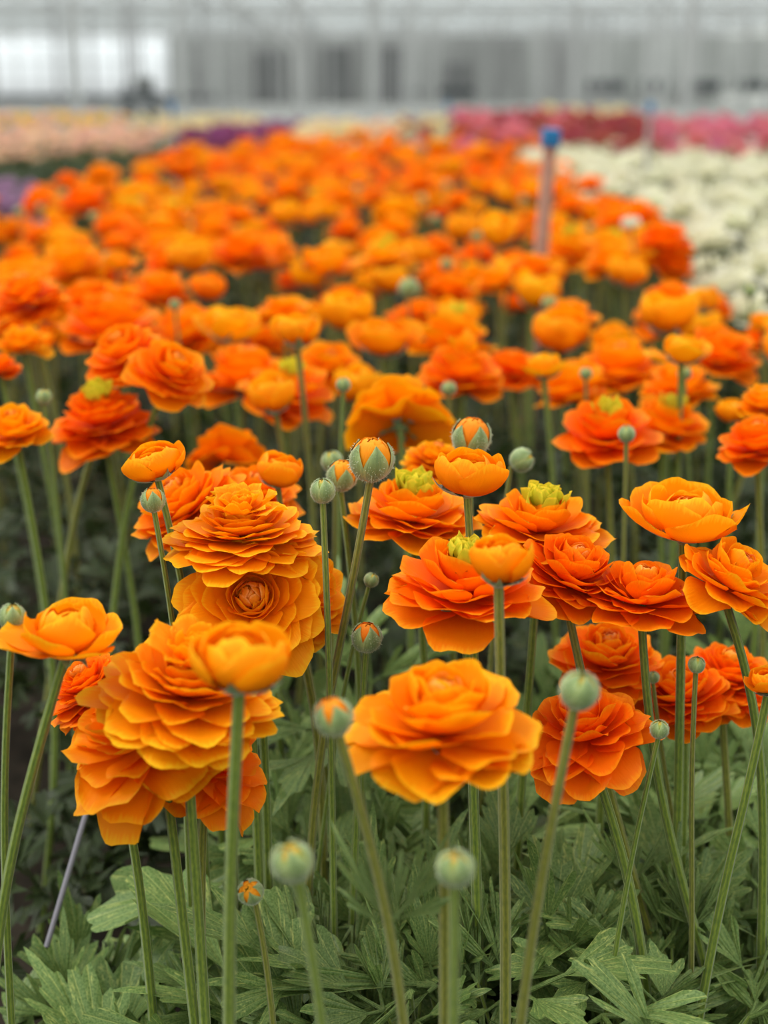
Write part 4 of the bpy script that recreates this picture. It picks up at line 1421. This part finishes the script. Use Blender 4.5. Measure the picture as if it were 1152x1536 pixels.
# leaves under the other beds
pts, hts = [], []
for (X, Y) in G:
    if Y < 12:
        for _ in range(2):
            pts.append((X + rr.uniform(-.06, .06), Y + rr.uniform(-.06, .06)))
            hts.append(rr.uniform(0.3, 0.42))
foliage_mass('bed_foliage', pts, hts, 'green leaves under the white, peach and pink beds', M['leaf_dark_shade'], 4, n_per=4, size=0.07)
pts, hts = [], []
for _ in range(1500):
    px, py = rr.uniform(-60, 250), rr.uniform(236, 300)
    if px > 120 + (300 - py) * 2.2 or py < 232 + (px < 60) * 8:
        continue
    p = at_Z(px, py, 0.42)
    pts.append((p[0], p[1])); hts.append(rr.uniform(0.36, 0.43))
foliage_mass('leafy_bed', pts, hts, 'dark green bed without blooms left of the orange bed', M['leaf_dark_shade'], 6, n_per=4, size=0.06)
pts, hts = [], []
for _ in range(260):
    Y = rr.uniform(1.3, 3.2)
    X = rr.uniform(0.42, 0.9) + VD * Y
    pts.append((X, Y)); hts.append(rr.uniform(0.2, 0.34))
foliage_mass('border_foliage', pts, hts, 'green leaves between the orange bed and the white bed', M['leaf_dark_shade'], 8, n_per=5, size=0.06)

# ------------------------------------------------------------------ stakes, rods, cart
def stake(px_top, py_top, px_bot, py_bot, Y, wpx, blue_px, label, wood, name='bed_marker_stake', cap=1.15, foot_on=0.0):
    top, bot = at_Y(px_top, py_top, Y), at_Y(px_bot, py_bot, Y)
    d = top - bot
    d /= np.linalg.norm(d)
    foot = bot - d * (bot[2] / d[2])
    dep = project(top)[2]
    w = wpx * dep / F
    bh = blue_px * dep / F
    root = bpy.data.objects.new(name, None)
    C.objects.link(root)
    root.location = Vector(foot)
    L = np.linalg.norm(top - foot)
    rot = Vector(d).to_track_quat('Z', 'Y').to_matrix()
    a = Acc()
    # plank with a slightly tapered head and chamfered edges
    secs = [(0.0, 1.15), (0.5, 1.12), (0.8, 0.95), (1.0, 0.80)]
    V = []
    for t, k in secs:
        hw, ht = w / 2 * k, w * 0.22
        z = t * (L - bh * 0.5)
        V += [(-hw, -ht * 0.6, z), (-hw * 0.85, -ht, z), (hw * 0.85, -ht, z), (hw, -ht * 0.6, z), (hw, ht * 0.6, z), (hw * 0.85, ht, z), (-hw * 0.85, ht, z), (-hw, ht * 0.6, z)]
    V = np.array(V)
    a.add(V, grid_faces(8, len(secs), 0, True), np.zeros((len(V), 2)))
    s = obj('stake_post', a.mesh('stake_post', [wood], smooth=False), root, rot.to_4x4())
    a = Acc()
    hw, ht = w / 2 * cap, w * 0.30
    z0, z1 = L - bh, L
    prof = [(z0, 0.92), (z0 + bh * 0.1, 1.0), (z1 - bh * 0.1, 1.0), (z1, 0.9)]
    V = []
    for z, k in prof:
        V += [(-hw * k, -ht * k, z), (hw * k, -ht * k, z), (hw * k, ht * k, z), (-hw * k, ht * k, z)]
    V = np.array(V)
    Fc = np.vstack([grid_faces(4, 4, 0, True), [[3, 2, 1, 0]], [[12, 13, 14, 15]]])
    a.add(V, Fc, np.zeros((16, 2)))
    obj('stake_cap', a.mesh('stake_cap', [M['blue']], smooth=False), root, rot.to_4x4())
    tag(root, label, 'stake', 'bed marker stakes')


stake(827, 193, 812, 372, 2.75, 40, 26, 'weathered wooden stake with a blue painted top standing in the orange bed', M['woodpink'])
stake(976, 153, 966, 290, 5.6, 12, 14, 'thin grey stake with a small blue top in the white bed', M['greypost'], cap=1.8)
stake(671, 152, 671, 190, 12.0, 8, 14, 'distant grey stake with blue top behind the cream patch', M['greypost'], cap=1.9)
stake(258, 151, 262, 222, 8.4, 9, 20, 'distant grey stake with blue top between the peach bed and the purple row', M['greypost'], cap=2.6)

# slim grey support rod low at the left
def rod(px0, py0, px1, py1, Y0, Y1, r, label, name='support_rod', mat='greypost', steps=5, sag=0.0):
    p, q = at_Y(px0, py0, Y0), at_Y(px1, py1, Y1)
    P = np.array([p + (q - p) * t + np.array([0, 0, -sag * 4 * t * (1 - t)]) for t in np.linspace(0, 1, steps)])
    a = Acc()
    a.add(*tube_arrays(P - P[-1], r, r, 8))
    o = obj(name, a.mesh(name, [M[mat]]), None, None, Vector(P[-1]))
    tag(o, label, 'rod' if name == 'support_rod' else 'wire')


M['rodmat'] = plain('grey_violet_rod', (0.22, 0.21, 0.24), 0.4, 0.5)
rod(138, 1190, 70, 1420, 0.98, 0.93, 0.0022, 'thin grey rod slanting down into the dark gap under the left cluster', mat='rodmat')
rod(640, 1418, 1010, 1408, 0.96, 0.99, 0.0007, 'thin pale support wire running low between the leaves', 'support_wire', 'rodmat', 9, 0.004)

# dark cart with a pale tub at the far left behind the beds
cy = 42.0
def cart():
    root = bpy.data.objects.new('garden_cart', None)
    C.objects.link(root)
    cx = (228 - 576) / F * cy
    root.location = (cx, cy, 0)
    a = Acc()
    box_acc(a, (0, 0, 0.62), (1.05, 0.6, 0.26))
    box_acc(a, (-0.48, 0, 0.80), (0.08, 0.6, 0.25))
    obj('cart_bed', a.mesh('cart_bed', [M['rail']], smooth=False), root)
    for sx_ in (-0.35, 0.35):
        a = Acc()
        th = np.linspace(0, 6.2832, 17)[:-1]
        for yy in (-0.34,):
            V = np.array([[sx_ + 0.24 * math.cos(t) * k, yy + o2, 0.24 + 0.24 * math.sin(t) * k] for (k, o2) in ((0.3, 0), (1, 0), (1, 0.08), (0.3, 0.08)) for t in th])
            a.add(V, grid_faces(16, 4, 0, True), np.zeros((64, 2)))
        obj('wheel', a.mesh('wheel', [M['rail']]), root)
    tag(root, 'dark garden cart parked far back at left before the glass wall', 'cart')
    t = Acc()
    th = np.linspace(0, 6.2832, 17)[:-1]
    rows = [(0.05, 0), (0.22, 0), (0.30, 0.40), (0.31, 0.42), (0.25, 0.41), (0.20, 0.05), (0.02, 0.04)]
    V = np.array([[r0 * math.cos(x), r0 * math.sin(x), z] for r0, z in rows for x in th])
    t.add(V, grid_faces(16, 7, 0, True), np.zeros((len(V), 2)))
    o = obj('plastic_tub', t.mesh('plastic_tub', [M['screen']]), None, None, (cx + 0.1, cy, 0.752))
    tag(o, 'pale grey tub standing on the dark cart at far left', 'tub')


cart()
